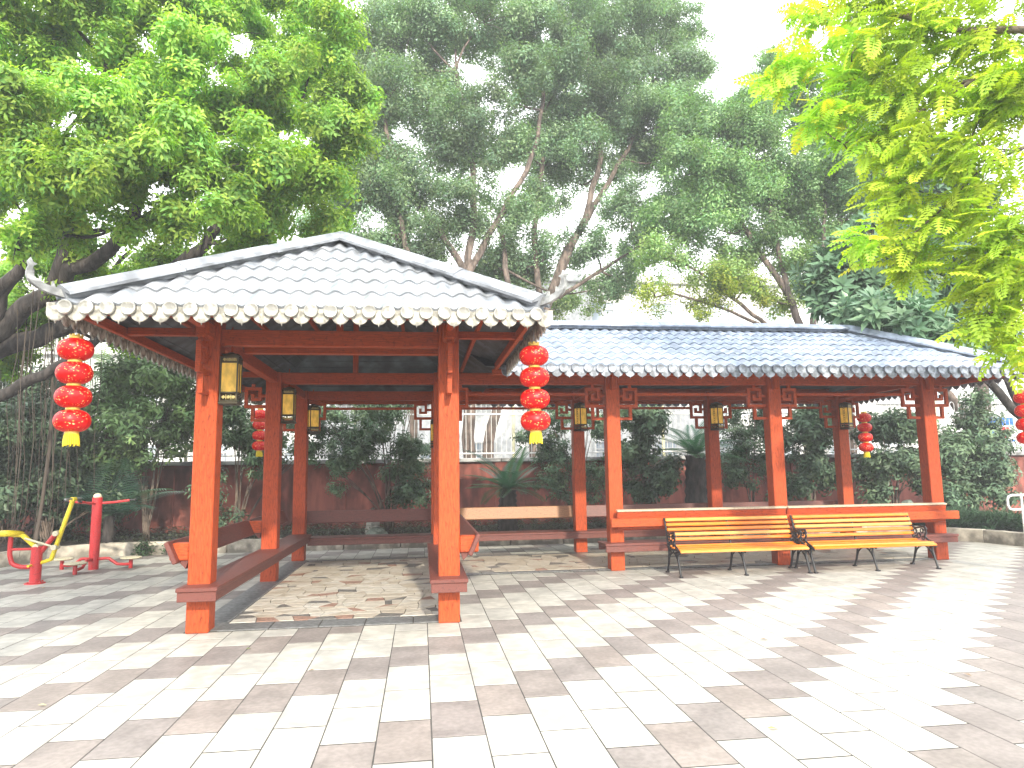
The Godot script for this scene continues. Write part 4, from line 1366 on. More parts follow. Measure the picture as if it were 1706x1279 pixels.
func fill(places: Array, tints: Array, clumps: Array, per_m3: float, base: Color, spread: float, warm: float, size := 1.0, flat := 0.75, shell := 0.5, extra := 0.0, tint_below := -9.0, loose := 1.0) -> void:
	var more := clumps.duplicate()
	if extra > 0.0:
		for q: Vector4 in clumps:
			for k in 2:
				var d := Vector3(rng.randfn(), rng.randfn(), rng.randfn()).normalized() * q.w * extra
				more.append(Vector4(q.x + d.x, q.y + d.y * 0.8, q.z + d.z, q.w * rng.randf_range(0.5, 0.8)))
	for q: Vector4 in more:
		var n := int(per_m3 * pow(q.w, 2.4))
		var light := rng.randf_range(0.72, 1.3)
		var young := clampf((tint_below - q.y) / 1.5, 0.0, 1.0) * rng.randf_range(0.4, 1.0)  # share of yellow green, growing in boughs below the given height
		var leafc := base.lerp(Color(0.30, 0.40, 0.07), young)
		var sub := []
		for k in 4 + int(q.w * 10.0):                            # smaller tufts inside each bough
			var d := Vector3(rng.randfn(), rng.randfn() * 0.8, rng.randfn()).normalized() * q.w * loose * pow(rng.randf(), 0.5)
			sub.append(Vector4(d.x, d.y * flat, d.z, q.w * rng.randf_range(0.22, 0.42) * loose))
		for k in n:
			var s: Vector4 = sub[rng.randi() % sub.size()]
			var d := Vector3(rng.randfn(), rng.randfn(), rng.randfn()).normalized()
			var p := Vector3(q.x + s.x, q.y + s.y, q.z + s.z) + Vector3(d.x, d.y * 0.6, d.z) * s.w * pow(rng.randf(), shell)
			var up := (d * 0.8 + Vector3.UP * 0.7 + Vector3(rng.randf_range(-0.5, 0.5), rng.randf_range(-0.6, 0.3), rng.randf_range(-0.5, 0.5))).normalized()
			var side := up.cross(Vector3(rng.randfn(), rng.randfn(), rng.randfn())).normalized()
			var sc := size * rng.randf_range(0.75, 1.25)
			places.append(Transform3D(Basis(side, up, side.cross(up)) * sc, p))
			tints.append(tone(leafc * light, spread, warm))

func limb(mb: MB, pts: Array, r0: float, r1: float, sides := 8) -> void:
	var line := bezier(pts, pts.size() * 4)
	var rad := []
	for i in line.size():
		var t := float(i) / (line.size() - 1)
		line[i] += Vector3(sin(i * 1.7 + r0 * 40.0), 0.3 * sin(i * 2.9), cos(i * 2.3 + r0 * 30.0)) * r0 * 0.22 * (1.0 if i > 0 and i < line.size() - 1 else 0.0)
		rad.append(lerpf(r0, r1, pow(t, 0.8)))
	mb.tube(line, rad, sides)

# limbs that reach from the nearest point of the main limbs to each bough, with twigs inside it
func reach(mb: MB, starts: Array, clumps: Array, r: float) -> void:
	for q: Vector4 in clumps:
		var c := Vector3(q.x, q.y, q.z)
		var best: Vector3 = starts[0]
		for s: Vector3 in starts:
			var cost := s.distance_to(c) + maxf(0.0, s.y - c.y) * 1.5
			if cost < best.distance_to(c) + maxf(0.0, best.y - c.y) * 1.5: best = s
		var mid := best.lerp(c, 0.5) + Vector3(rng.randf_range(-0.2, 0.2), -0.12 * best.distance_to(c), rng.randf_range(-0.2, 0.2))
		limb(mb, [best, mid, c], r, r * 0.4, 6)
		for k in 5:
			var d := Vector3(rng.randfn(), rng.randfn() + 0.5, rng.randfn()).normalized() * q.w * 0.85
			mb.tube([c, c + d * 0.5 + Vector3(0, 0.06, 0), c + d], [r * 0.38, r * 0.24, r * 0.1], 5)

func tree(called: String, label: String, trunks: Array, clumps: Array, bark: Material, leafm: Material, kind: int, per: float, base: Color, spread: float, warm: float, size: float, branch := 0.05, group := "", tint_below := -9.0) -> Node3D:
	var first: Vector3 = trunks[0][0][0]
	var t := thing(called, label, "tree", Vector3(first.x, 0, first.z), 0.0, group)
	var away := Transform3D(Basis(), -Vector3(first.x, 0, first.z))
	var mb := MB.new()
	var starts := []
	for l in trunks:
		limb(mb, l[0], l[1] * (0.8 if group else 1.0), l[2])
		for i in range(1, l[0].size()):
			starts.append(l[0][i])
			starts.append((l[0][i] as Vector3).lerp(l[0][i - 1], 0.5))
	obj("trunk", mb, bark, t, away)
	var br := MB.new()
	reach(br, starts, clumps, branch)
	stuff(obj("branches", br, bark, t, away))
	var places := []
	var tints := []
	fill(places, tints, clumps, per, base, spread, warm, size, 0.8, 0.5, 1.1, tint_below, 1.16 if kind == 1 else 1.0)
	var o := scatter("crown", sprig(kind), leafm, places, tints, t)
	o.transform = away
	stuff(o)
	return t

func shrub(label: String, clumps: Array, per: float, base: Color, foot: Vector3, group := "shrubs along the red wall", size := 1.0) -> void:
	var t := thing("shrub", label, "shrub", foot, 0.0, group)
	var mb := MB.new()
	for q: Vector4 in clumps:
		var c := Vector3(q.x, q.y, q.z) - foot
		for k in 3:
			var d := Vector3(rng.randfn() * 0.3, rng.randf_range(-0.2, 0.4), rng.randfn() * 0.3) * q.w
			limb(mb, [Vector3(rng.randf_range(-0.08, 0.08), -0.02, rng.randf_range(-0.08, 0.08)), (c * Vector3(0.35, 0.5, 0.35)), c + d], 0.020, 0.007, 5)
	obj("stem", mb, M.bark, t)
	var places := []
	var tints := []
	fill(places, tints, clumps, per * 1.25, base, 0.4, 0.2, size * rng.randf_range(0.8, 1.3), rng.randf_range(0.75, 1.0), 0.6, 1.25)
	var o := scatter("foliage", sprig(2), M.leaf_dark, places, tints, t)
	o.position = -foot
	stuff(o)

func palm(called: String, label: String, foot: Vector3, crown: Vector3, r: float, n: int, fm: Array, base: Color, bark: Material, group := "", lift0 := -0.5, lift1 := 1.2) -> void:
	var t := thing(called, label, "palm", foot, 0.0, group)
	var mb := MB.new()
	var top := crown - foot
	var line := []
	var rad := []
	for i in 17:
		var q := i / 16.0
		line.append(Vector3(top.x * q, top.y * q, top.z * q))
		rad.append(r * (1.12 - 0.22 * q) * (1.0 + (0.10 if i % 2 == 0 else -0.06)))
	mb.tube(line, rad, 12)
	obj("trunk", mb, bark, t)
	for k in n:
		var a := k * 2.39996 + 0.4
		var e := lerpf(lift1, lift0, pow(float(k) / n, 0.8)) + rng.randf_range(-0.1, 0.1)
		var b := Basis(Vector3.UP, a) * Basis(Vector3(0, 0, 1), e)
		var m: Mesh = fm[k % fm.size()]
		var mi := put("frond", m, M["frond%d" % (k % 3)] if base.r > 0.5 and lift0 < 0.0 else M["sago%d" % (k % 3)], t, Transform3D(b * rng.randf_range(0.85, 1.1), top))

func frond_mats() -> void:
	for k in 3:
		var a := StandardMaterial3D.new()
		a.albedo_color = [lin(0.030, 0.075, 0.055), lin(0.022, 0.058, 0.045), lin(0.042, 0.095, 0.065)][k]
		a.roughness = 0.35
		a.backlight_enabled = true
		a.backlight = [Color(0.25, 0.45, 0.25), Color(0.2, 0.4, 0.25), Color(0.3, 0.5, 0.25)][k]
		M["sago%d" % k] = a
		var f := StandardMaterial3D.new()
		f.albedo_color = [lin(0.05, 0.12, 0.045), lin(0.075, 0.15, 0.05), lin(0.10, 0.17, 0.06)][k]
		f.roughness = 0.4
		f.backlight_enabled = true
		f.backlight = [Color(0.4, 0.6, 0.25), Color(0.45, 0.65, 0.3), Color(0.5, 0.65, 0.3)][k]
		M["frond%d" % k] = f
		var y := StandardMaterial3D.new()
		y.albedo_color = [lin(0.43, 0.60, 0.07), lin(0.35, 0.55, 0.06), lin(0.53, 0.61, 0.07)][k]
		y.roughness = 0.5
		y.backlight_enabled = true
		y.backlight = [Color(0.85, 0.95, 0.15), Color(0.7, 0.9, 0.15), Color(0.95, 0.9, 0.12)][k]
		M["acacia%d" % k] = y
		var q := StandardMaterial3D.new()
		q.albedo_color = [lin(0.12, 0.215, 0.12), lin(0.10, 0.18, 0.105), lin(0.16, 0.25, 0.145)][k]
		q.roughness = 0.38
		q.backlight_enabled = true
		q.backlight = Color(0.25, 0.38, 0.25)
		M["loquat%d" % k] = q

const BANYAN := [Vector4(-6.13, 8.17, -11.00, 0.71), Vector4(-4.73, 6.88, -10.00, 0.69), Vector4(-3.97, 7.80, -11.00, 0.82), Vector4(-2.88, 7.84, -11.50, 0.82), Vector4(-2.06, 9.17, -12.50, 0.85), Vector4(-5.12, 5.81, -9.50, 0.56), Vector4(-4.15, 5.47, -9.20, 0.59), Vector4(-3.33, 5.90, -9.60, 0.67), Vector4(-2.46, 6.13, -10.30, 0.72), Vector4(-1.76, 6.92, -11.50, 0.67), Vector4(-2.91, 5.22, -9.60, 0.50), Vector4(-2.04, 5.81, -11.00, 0.60), Vector4(-5.20, 5.36, -10.50, 0.53), Vector4(-3.96, 5.21, -10.00, 0.51), Vector4(-2.61, 5.46, -11.50, 0.45), Vector4(-1.73, 5.84, -12.50, 0.46), Vector4(-5.18, 6.22, -9.00, 0.53), Vector4(-5.54, 4.81, -10.00, 0.35), Vector4(-3.60, 9.66, -12.50, 0.84), Vector4(-5.28, 9.43, -12.00, 0.84), Vector4(-2.73, 10.93, -13.50, 0.86), Vector4(-5.59, 8.97, -10.50, 0.83), Vector4(-4.33, 10.67, -12.00, 0.97), Vector4(-6.51, 5.99, -11.50, 0.58), Vector4(-1.61, 8.35, -12.50, 0.56), Vector4(-4.89, 7.93, -12.50, 0.87), Vector4(-3.36, 5.84, -12.50, 0.43), Vector4(-6.0, 4.9, -12.6, 0.35), Vector4(-5.2, 5.0, -13.0, 0.38), Vector4(-4.3, 5.2, -13.2, 0.36), Vector4(-6.8, 4.4, -13.2, 0.4), Vector4(-3.5, 5.6, -13.2, 0.4), Vector4(-5.7, 4.3, -14.2, 0.35), Vector4(-6.9, 5.6, -13.6, 0.5), Vector4(-7.71, 5.46, -14.00, 0.39), Vector4(-7.00, 5.23, -14.00, 0.37), Vector4(-6.16, 5.32, -13.80, 0.39), Vector4(-5.32, 5.22, -13.60, 0.37), Vector4(-4.56, 5.47, -13.40, 0.39), Vector4(-7.43, 4.50, -14.20, 0.35), Vector4(-6.74, 4.75, -14.20, 0.35), Vector4(-5.78, 4.90, -14.00, 0.33), Vector4(-7.64, 3.73, -13.80, 0.38), Vector4(-4.35, 5.29, -14.00, 0.31), Vector4(-3.52, 5.62, -13.60, 0.35), Vector4(-4.85, 5.51, -13.00, 0.33), Vector4(-7.32, 4.51, -13.20, 0.32), Vector4(-5.95, 5.44, -12.50, 0.38)]
const FIG_LEFT := [Vector4(-1.80, 15.49, -21.00, 1.06), Vector4(-0.26, 15.34, -20.00, 1.02), Vector4(1.79, 15.49, -20.00, 1.32), Vector4(-0.98, 12.92, -20.00, 1.06), Vector4(-1.90, 11.58, -20.50, 1.02), Vector4(-1.48, 9.65, -20.00, 1.07), Vector4(-0.24, 10.24, -19.50, 0.88), Vector4(1.40, 12.27, -20.00, 1.11), Vector4(0.49, 11.40, -20.50, 0.79), Vector4(2.52, 13.13, -20.00, 0.93), Vector4(-0.24, 9.14, -20.50, 0.83), Vector4(1.19, 9.68, -19.80, 0.81), Vector4(-1.46, 8.36, -20.00, 0.89), Vector4(0.31, 14.60, -21.00, 0.58), Vector4(1.79, 11.22, -20.40, 0.75), Vector4(2.33, 9.00, -20.40, 0.84), Vector4(-0.06, 7.85, -20.00, 0.80), Vector4(-2.02, 14.55, -21.50, 0.98), Vector4(-2.76, 12.84, -21.50, 1.06), Vector4(-2.29, 10.62, -21.00, 0.94), Vector4(-0.96, 7.98, -20.50, 0.76), Vector4(-1.85, 7.77, -20.50, 0.81), Vector4(0.31, 7.26, -20.50, 0.66), Vector4(-2.64, 9.24, -21.00, 0.93), Vector4(0.79, 13.39, -21.00, 0.87), Vector4(2.88, 15.84, -21.00, 0.99), Vector4(2.82, 11.86, -21.00, 0.82), Vector4(0.69, 8.77, -21.00, 0.72), Vector4(-1.30, 16.86, -22.00, 1.02), Vector4(0.70, 17.82, -21.00, 1.39), Vector4(3.26, 18.81, -22.00, 1.48), Vector4(-1.15, 7.50, -20.80, 0.81), Vector4(-0.06, 6.82, -21.00, 0.74), Vector4(-1.88, 6.79, -21.00, 0.81), Vector4(3.04, 7.43, -21.60, 0.70), Vector4(-2.61, 7.91, -21.00, 0.88), Vector4(4.50, 7.06, -22.00, 0.52), Vector4(5.95, 7.60, -22.00, 0.61), Vector4(2.20, 8.03, -21.00, 0.64), Vector4(-1.58, 12.64, -21.00, 0.88), Vector4(-1.10, 11.66, -21.00, 0.76), Vector4(-1.93, 10.93, -21.00, 0.87), Vector4(-1.82, 14.14, -21.50, 0.90), Vector4(-2.85, 14.58, -22.00, 1.12), Vector4(-0.46, 14.55, -21.00, 0.77)]
const FIG_CENTRE := [Vector4(3.77, 16.24, -21.50, 1.27), Vector4(5.45, 16.36, -21.50, 1.36), Vector4(7.56, 17.08, -22.00, 1.39), Vector4(4.46, 14.24, -21.00, 1.19), Vector4(6.30, 14.14, -21.00, 1.31), Vector4(8.60, 15.55, -22.00, 1.18), Vector4(3.42, 12.19, -21.00, 0.98), Vector4(5.22, 12.39, -21.00, 1.03), Vector4(7.41, 12.70, -21.40, 1.12), Vector4(6.01, 11.54, -21.80, 0.70), Vector4(3.65, 10.43, -21.40, 0.83), Vector4(6.94, 10.39, -21.50, 0.91), Vector4(7.51, 9.15, -21.50, 0.80), Vector4(5.57, 8.58, -21.20, 0.78), Vector4(3.78, 8.53, -21.20, 0.62), Vector4(9.32, 17.32, -22.50, 0.84), Vector4(8.58, 13.52, -21.60, 0.94), Vector4(5.01, 11.37, -22.00, 0.74), Vector4(4.61, 12.21, -22.00, 0.82), Vector4(6.21, 16.30, -22.00, 1.27), Vector4(9.03, 15.12, -22.00, 0.96), Vector4(2.64, 8.20, -21.50, 0.70), Vector4(3.42, 7.81, -21.50, 0.66), Vector4(6.53, 7.97, -21.80, 0.64), Vector4(8.84, 10.67, -21.50, 0.82), Vector4(5.86, 19.03, -22.00, 1.61), Vector4(8.49, 19.41, -22.50, 1.33), Vector4(8.46, 12.39, -22.00, 0.95), Vector4(6.99, 13.65, -22.00, 0.84), Vector4(5.17, 13.71, -21.50, 0.92)]
const FIG_RIGHT := [Vector4(8.90, 12.16, -19.00, 1.14), Vector4(10.21, 11.44, -18.60, 1.13), Vector4(12.08, 12.53, -19.00, 1.09), Vector4(7.87, 10.19, -18.60, 0.98), Vector4(9.44, 9.80, -18.40, 1.10), Vector4(11.30, 10.34, -18.60, 1.13), Vector4(13.18, 11.00, -19.00, 1.13), Vector4(8.44, 8.48, -18.40, 0.87), Vector4(10.01, 8.23, -18.60, 0.80), Vector4(12.25, 9.40, -19.00, 0.89), Vector4(6.87, 7.47, -18.20, 0.68), Vector4(8.01, 7.00, -18.00, 0.71), Vector4(13.41, 9.71, -19.20, 0.94), Vector4(6.40, 6.36, -18.00, 0.43), Vector4(9.45, 6.88, -18.40, 0.66), Vector4(11.03, 7.59, -18.80, 0.63), Vector4(14.44, 12.11, -19.50, 0.98), Vector4(11.45, 14.00, -19.50, 0.78), Vector4(7.79, 6.22, -18.00, 0.44), Vector4(8.77, 9.65, -19.00, 0.91), Vector4(10.69, 9.53, -19.00, 0.83), Vector4(12.35, 8.06, -19.00, 0.74), Vector4(9.61, 11.03, -19.00, 0.92), Vector4(11.41, 13.38, -19.50, 0.97), Vector4(13.43, 12.67, -19.50, 1.07), Vector4(14.28, 10.27, -19.50, 0.96), Vector4(11.67, 6.91, -19.00, 0.66), Vector4(10.38, 6.47, -18.80, 0.53), Vector4(7.52, 8.96, -18.80, 0.78), Vector4(8.85, 7.65, -18.60, 0.63), Vector4(15.39, 14.12, -20.00, 1.22), Vector4(8.18, 11.64, -19.20, 0.83)]
const LOQUAT := [Vector4(8.84, 5.95, -13.20, 0.51), Vector4(9.19, 5.19, -12.80, 0.60), Vector4(10.12, 5.16, -12.60, 0.62), Vector4(11.17, 5.75, -12.80, 0.66), Vector4(9.98, 6.25, -13.20, 0.54), Vector4(11.27, 7.54, -13.60, 0.75), Vector4(11.97, 7.21, -13.40, 0.61), Vector4(10.85, 4.62, -12.40, 0.55), Vector4(8.83, 4.36, -12.20, 0.33), Vector4(9.85, 4.25, -12.20, 0.40), Vector4(8.44, 4.97, -13.00, 0.37), Vector4(9.91, 3.85, -12.00, 0.30), Vector4(11.15, 4.09, -12.20, 0.48), Vector4(11.40, 8.74, -14.00, 0.56), Vector4(11.78, 5.32, -12.60, 0.63), Vector4(8.59, 5.21, -12.90, 0.50), Vector4(9.24, 5.77, -13.00, 0.57), Vector4(9.75, 5.53, -12.60, 0.56), Vector4(8.40, 4.43, -12.30, 0.40), Vector4(9.36, 4.55, -12.20, 0.45), Vector4(10.76, 5.87, -12.80, 0.57), Vector4(8.40, 5.54, -13.20, 0.43), Vector4(9.73, 6.58, -13.40, 0.47), Vector4(8.25, 4.35, -11.6, 0.30), Vector4(8.85, 4.02, -11.2, 0.32), Vector4(9.35, 3.72, -10.9, 0.28), Vector4(9.0, 4.4, -12.0, 0.4)]
const ACACIA := [Vector4(4.91, 6.26, -6.60, 0.40), Vector4(5.49, 6.31, -6.40, 0.43), Vector4(6.03, 6.08, -6.20, 0.42), Vector4(4.28, 6.12, -6.90, 0.29), Vector4(4.86, 5.74, -6.70, 0.39), Vector4(5.42, 5.60, -6.40, 0.43), Vector4(5.83, 5.26, -6.00, 0.40), Vector4(4.54, 5.49, -6.80, 0.27), Vector4(4.96, 5.14, -6.70, 0.28), Vector4(5.27, 4.86, -6.30, 0.37), Vector4(5.68, 4.61, -6.00, 0.38), Vector4(6.00, 5.42, -5.80, 0.36), Vector4(5.10, 4.40, -6.50, 0.26), Vector4(5.47, 4.17, -6.20, 0.32), Vector4(5.69, 3.90, -5.80, 0.32), Vector4(4.79, 3.96, -6.60, 0.22), Vector4(5.25, 3.84, -6.40, 0.25), Vector4(5.58, 3.50, -6.10, 0.29), Vector4(5.67, 3.23, -5.80, 0.28), Vector4(5.09, 3.58, -6.40, 0.16), Vector4(5.57, 2.98, -6.00, 0.21), Vector4(5.61, 2.70, -5.80, 0.19), Vector4(4.11, 6.02, -7.00, 0.15), Vector4(4.56, 6.81, -6.90, 0.28), Vector4(5.11, 6.86, -6.60, 0.34), Vector4(5.84, 6.92, -6.30, 0.40), Vector4(5.13, 4.70, -6.70, 0.17), Vector4(5.65, 3.59, -5.80, 0.23)]

func v(x: float, y: float, z: float) -> Vector3:
	return Vector3(x, y, z)

func make_trees() -> void:

	var green := Color(0.225, 0.46, 0.125)
	var b := tree("banyan_tree", "bright green banyan with hanging roots and dark leaning limbs at left", [
		[[v(-9.6, 0, -14.2), v(-9.2, 1.6, -13.9), v(-8.6, 2.9, -13.4), v(-7.92, 3.6, -13), v(-6.3, 4.78, -12.5), v(-5.06, 5.51, -12), v(-3.69, 6.41, -11.5)], 0.36, 0.06],
		[[v(-9.2, 1.6, -13.9), v(-8.2, 2.4, -12.9), v(-7.37, 2.71, -12.5), v(-6.5, 3.08, -12.2), v(-5.78, 3.42, -12), v(-5.3, 3.85, -12)], 0.16, 0.07],
		[[v(-8.6, 2.9, -13.4), v(-7.4, 3.9, -12), v(-6.26, 4.91, -11.5), v(-5.86, 5.33, -11), v(-5.2, 6.2, -10.2)], 0.17, 0.06],
		[[v(-7.92, 3.6, -13), v(-6.2, 4.2, -12.9), v(-5.04, 4.67, -12.8), v(-4.38, 5.18, -12.6), v(-3.4, 6.2, -12.4), v(-2.6, 8.0, -12.5)], 0.2, 0.06],
		[[v(-7.4, 3.9, -12.8), v(-6.9, 4.9, -12.4), v(-6.0, 5.6, -12.2), v(-4.9, 5.9, -12.4)], 0.10, 0.03],
		[[v(-6.5, 4.6, -12.6), v(-5.4, 4.6, -13.0), v(-4.4, 4.9, -13.2), v(-3.4, 5.4, -13.3)], 0.08, 0.03],
		[[v(-8.3, 3.2, -13.2), v(-7.3, 4.3, -13.6), v(-6.4, 5.0, -13.8), v(-5.6, 5.9, -13.8)], 0.10, 0.04],
		[[v(-6.3, 4.78, -12.5), v(-5.6, 6.4, -11.8), v(-5.2, 8.4, -11.5)], 0.15, 0.06],
		[[v(-5.06, 5.51, -12), v(-4.4, 6.8, -11.6), v(-3.9, 8.6, -11.8)], 0.12, 0.05]],
		BANYAN, M.bark_dark, M.leaf_bright, 0, 1500.0, green, 0.36, 0.7, 0.85, 0.04)
	var at := Vector3(-9.6, 0, -14.2)
	var roots := MB.new()
	for k in 130:                                                # aerial roots hanging from the limbs
		var x := rng.randf_range(-9.4, -6.2)
		var z := rng.randf_range(-14.3, -11.8)
		var top := 3.7 + (x + 8.0) * 0.45 + rng.randf_range(-0.5, 0.5)
		var low := rng.randf_range(0.6, 2.6) if rng.randf() < 0.7 else rng.randf_range(0.2, 0.6)
		var w := rng.randf_range(-0.12, 0.12)
		var bend := rng.randf_range(-0.07, 0.07)
		roots.tube([v(x, top, z), v(x + bend, lerpf(top, low, 0.25), z + w * 0.2), v(x + w * 0.5 - bend, lerpf(top, low, 0.55), z + w * 0.4), v(x + w, lerpf(top, low, 0.8), z), v(x + w + bend * 0.6, low, z + w)], [rng.randf_range(0.004, 0.011), 0.007, 0.006, 0.005, 0.003], 4)
	for k in 4:
		var x := rng.randf_range(-8.9, -6.6)
		var z := rng.randf_range(-15.0, -13.6)
		roots.tube([v(x, 4.2, z), v(x + 0.1, 3.1, z), v(x + rng.randf_range(-0.12, 0.12), 2.1, z), v(x + 0.05, 1.1, z), v(x + rng.randf_range(-0.15, 0.15), 0.1, z)], [0.018, 0.022, 0.034, 0.03, 0.045], 6)
	var ro := obj("aerial_roots", roots, M.root, b, Transform3D(Basis(), -at))
	stuff(ro)
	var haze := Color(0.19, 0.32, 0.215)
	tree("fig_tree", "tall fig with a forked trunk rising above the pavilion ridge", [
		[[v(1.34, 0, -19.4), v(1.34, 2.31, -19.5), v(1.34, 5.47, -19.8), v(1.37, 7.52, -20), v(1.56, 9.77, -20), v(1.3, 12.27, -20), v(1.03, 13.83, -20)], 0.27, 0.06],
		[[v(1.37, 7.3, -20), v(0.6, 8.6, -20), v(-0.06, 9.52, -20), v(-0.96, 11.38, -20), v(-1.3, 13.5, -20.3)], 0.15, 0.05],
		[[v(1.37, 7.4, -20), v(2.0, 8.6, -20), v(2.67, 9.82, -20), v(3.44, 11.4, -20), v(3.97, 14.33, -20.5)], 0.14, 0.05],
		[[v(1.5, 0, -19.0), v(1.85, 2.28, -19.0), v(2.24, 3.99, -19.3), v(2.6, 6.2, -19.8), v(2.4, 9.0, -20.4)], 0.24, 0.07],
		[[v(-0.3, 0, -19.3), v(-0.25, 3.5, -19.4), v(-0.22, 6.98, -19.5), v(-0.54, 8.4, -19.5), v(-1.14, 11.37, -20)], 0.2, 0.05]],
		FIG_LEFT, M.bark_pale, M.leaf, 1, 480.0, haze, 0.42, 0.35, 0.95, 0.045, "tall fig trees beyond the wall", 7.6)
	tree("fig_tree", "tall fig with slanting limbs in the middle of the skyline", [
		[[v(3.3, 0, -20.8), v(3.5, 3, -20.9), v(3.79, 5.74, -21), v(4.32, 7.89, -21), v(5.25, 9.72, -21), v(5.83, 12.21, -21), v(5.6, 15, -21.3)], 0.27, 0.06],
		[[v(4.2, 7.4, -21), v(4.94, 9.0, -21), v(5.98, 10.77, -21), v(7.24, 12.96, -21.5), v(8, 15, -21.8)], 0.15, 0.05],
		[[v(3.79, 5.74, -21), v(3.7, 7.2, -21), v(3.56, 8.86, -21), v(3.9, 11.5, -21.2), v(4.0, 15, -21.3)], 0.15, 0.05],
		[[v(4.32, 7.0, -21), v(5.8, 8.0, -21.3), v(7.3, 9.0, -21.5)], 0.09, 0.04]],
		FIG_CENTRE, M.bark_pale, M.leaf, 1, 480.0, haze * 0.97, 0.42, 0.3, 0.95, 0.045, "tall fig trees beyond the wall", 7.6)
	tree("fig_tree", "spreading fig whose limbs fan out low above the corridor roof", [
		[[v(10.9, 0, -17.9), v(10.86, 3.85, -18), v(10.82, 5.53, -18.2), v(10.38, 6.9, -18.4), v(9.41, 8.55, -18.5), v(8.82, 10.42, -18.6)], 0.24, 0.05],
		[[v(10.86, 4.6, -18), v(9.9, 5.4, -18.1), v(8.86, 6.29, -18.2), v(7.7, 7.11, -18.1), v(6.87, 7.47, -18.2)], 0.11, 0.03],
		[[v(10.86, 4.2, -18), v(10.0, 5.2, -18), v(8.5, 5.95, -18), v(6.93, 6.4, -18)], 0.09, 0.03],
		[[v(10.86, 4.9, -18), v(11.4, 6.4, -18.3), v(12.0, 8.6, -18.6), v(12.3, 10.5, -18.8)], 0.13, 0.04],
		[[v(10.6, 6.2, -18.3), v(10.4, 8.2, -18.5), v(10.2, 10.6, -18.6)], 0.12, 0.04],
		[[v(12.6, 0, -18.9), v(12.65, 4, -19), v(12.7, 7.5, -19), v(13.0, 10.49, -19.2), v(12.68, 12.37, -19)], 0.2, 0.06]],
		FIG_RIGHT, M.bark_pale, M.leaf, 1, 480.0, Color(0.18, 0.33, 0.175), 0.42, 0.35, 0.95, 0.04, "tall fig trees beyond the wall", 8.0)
	tree("fig_tree", "forked pale trunk behind the fence near the right end post", [
		[[v(16.5, 0, -18.4), v(16.57, 2.31, -18.5), v(16.74, 3.94, -18.6), v(16.54, 5.49, -19), v(16.0, 8.5, -19.3)], 0.32, 0.12],
		[[v(16.5, 1.6, -18.5), v(15.78, 3.4, -18.6), v(15.23, 4.2, -18.7), v(14.6, 7.0, -19)], 0.2, 0.1]],
		[Vector4(16.2, 9.2, -19.5, 1.3), Vector4(14.8, 8.2, -19.3, 1.0), Vector4(17.4, 8.0, -19.2, 1.2), Vector4(15.5, 10.6, -19.6, 1.2)], M.bark_pale, M.leaf, 1, 260.0, haze, 0.28, 0.3, 1.25, 0.05, "tall fig trees beyond the wall")
	tree("unseen_shade_tree", "unseen leafy tree behind the camera, added to shade the left paving", [
		[[v(-6.2, 0, 4.5), v(-5.9, 2.5, 4.2), v(-5.2, 4.2, 3.2), v(-4.6, 5.6, 1.4)], 0.2, 0.08]],
		[Vector4(-4.6, 5.6, 1.2, 1.1), Vector4(-3.4, 5.4, 0.2, 0.9), Vector4(-5.6, 5.5, -0.4, 1.1), Vector4(-4.4, 5.3, -1.9, 0.9), Vector4(-6.3, 6.0, 1.6, 1.1), Vector4(-4.0, 5.9, 2.6, 1.0), Vector4(-5.3, 5.7, 3.6, 1.1), Vector4(-3.2, 5.5, 4.0, 0.9), Vector4(-6.8, 5.4, -1.4, 1.0), Vector4(-2.9, 5.6, 1.6, 0.6)], M.bark, M.leaf, 0, 190.0, green, 0.3, 0.3, 1.2, 0.05)  # tree out of view, added so its crown shades the left paving
	make_loquat()
	make_acacia()

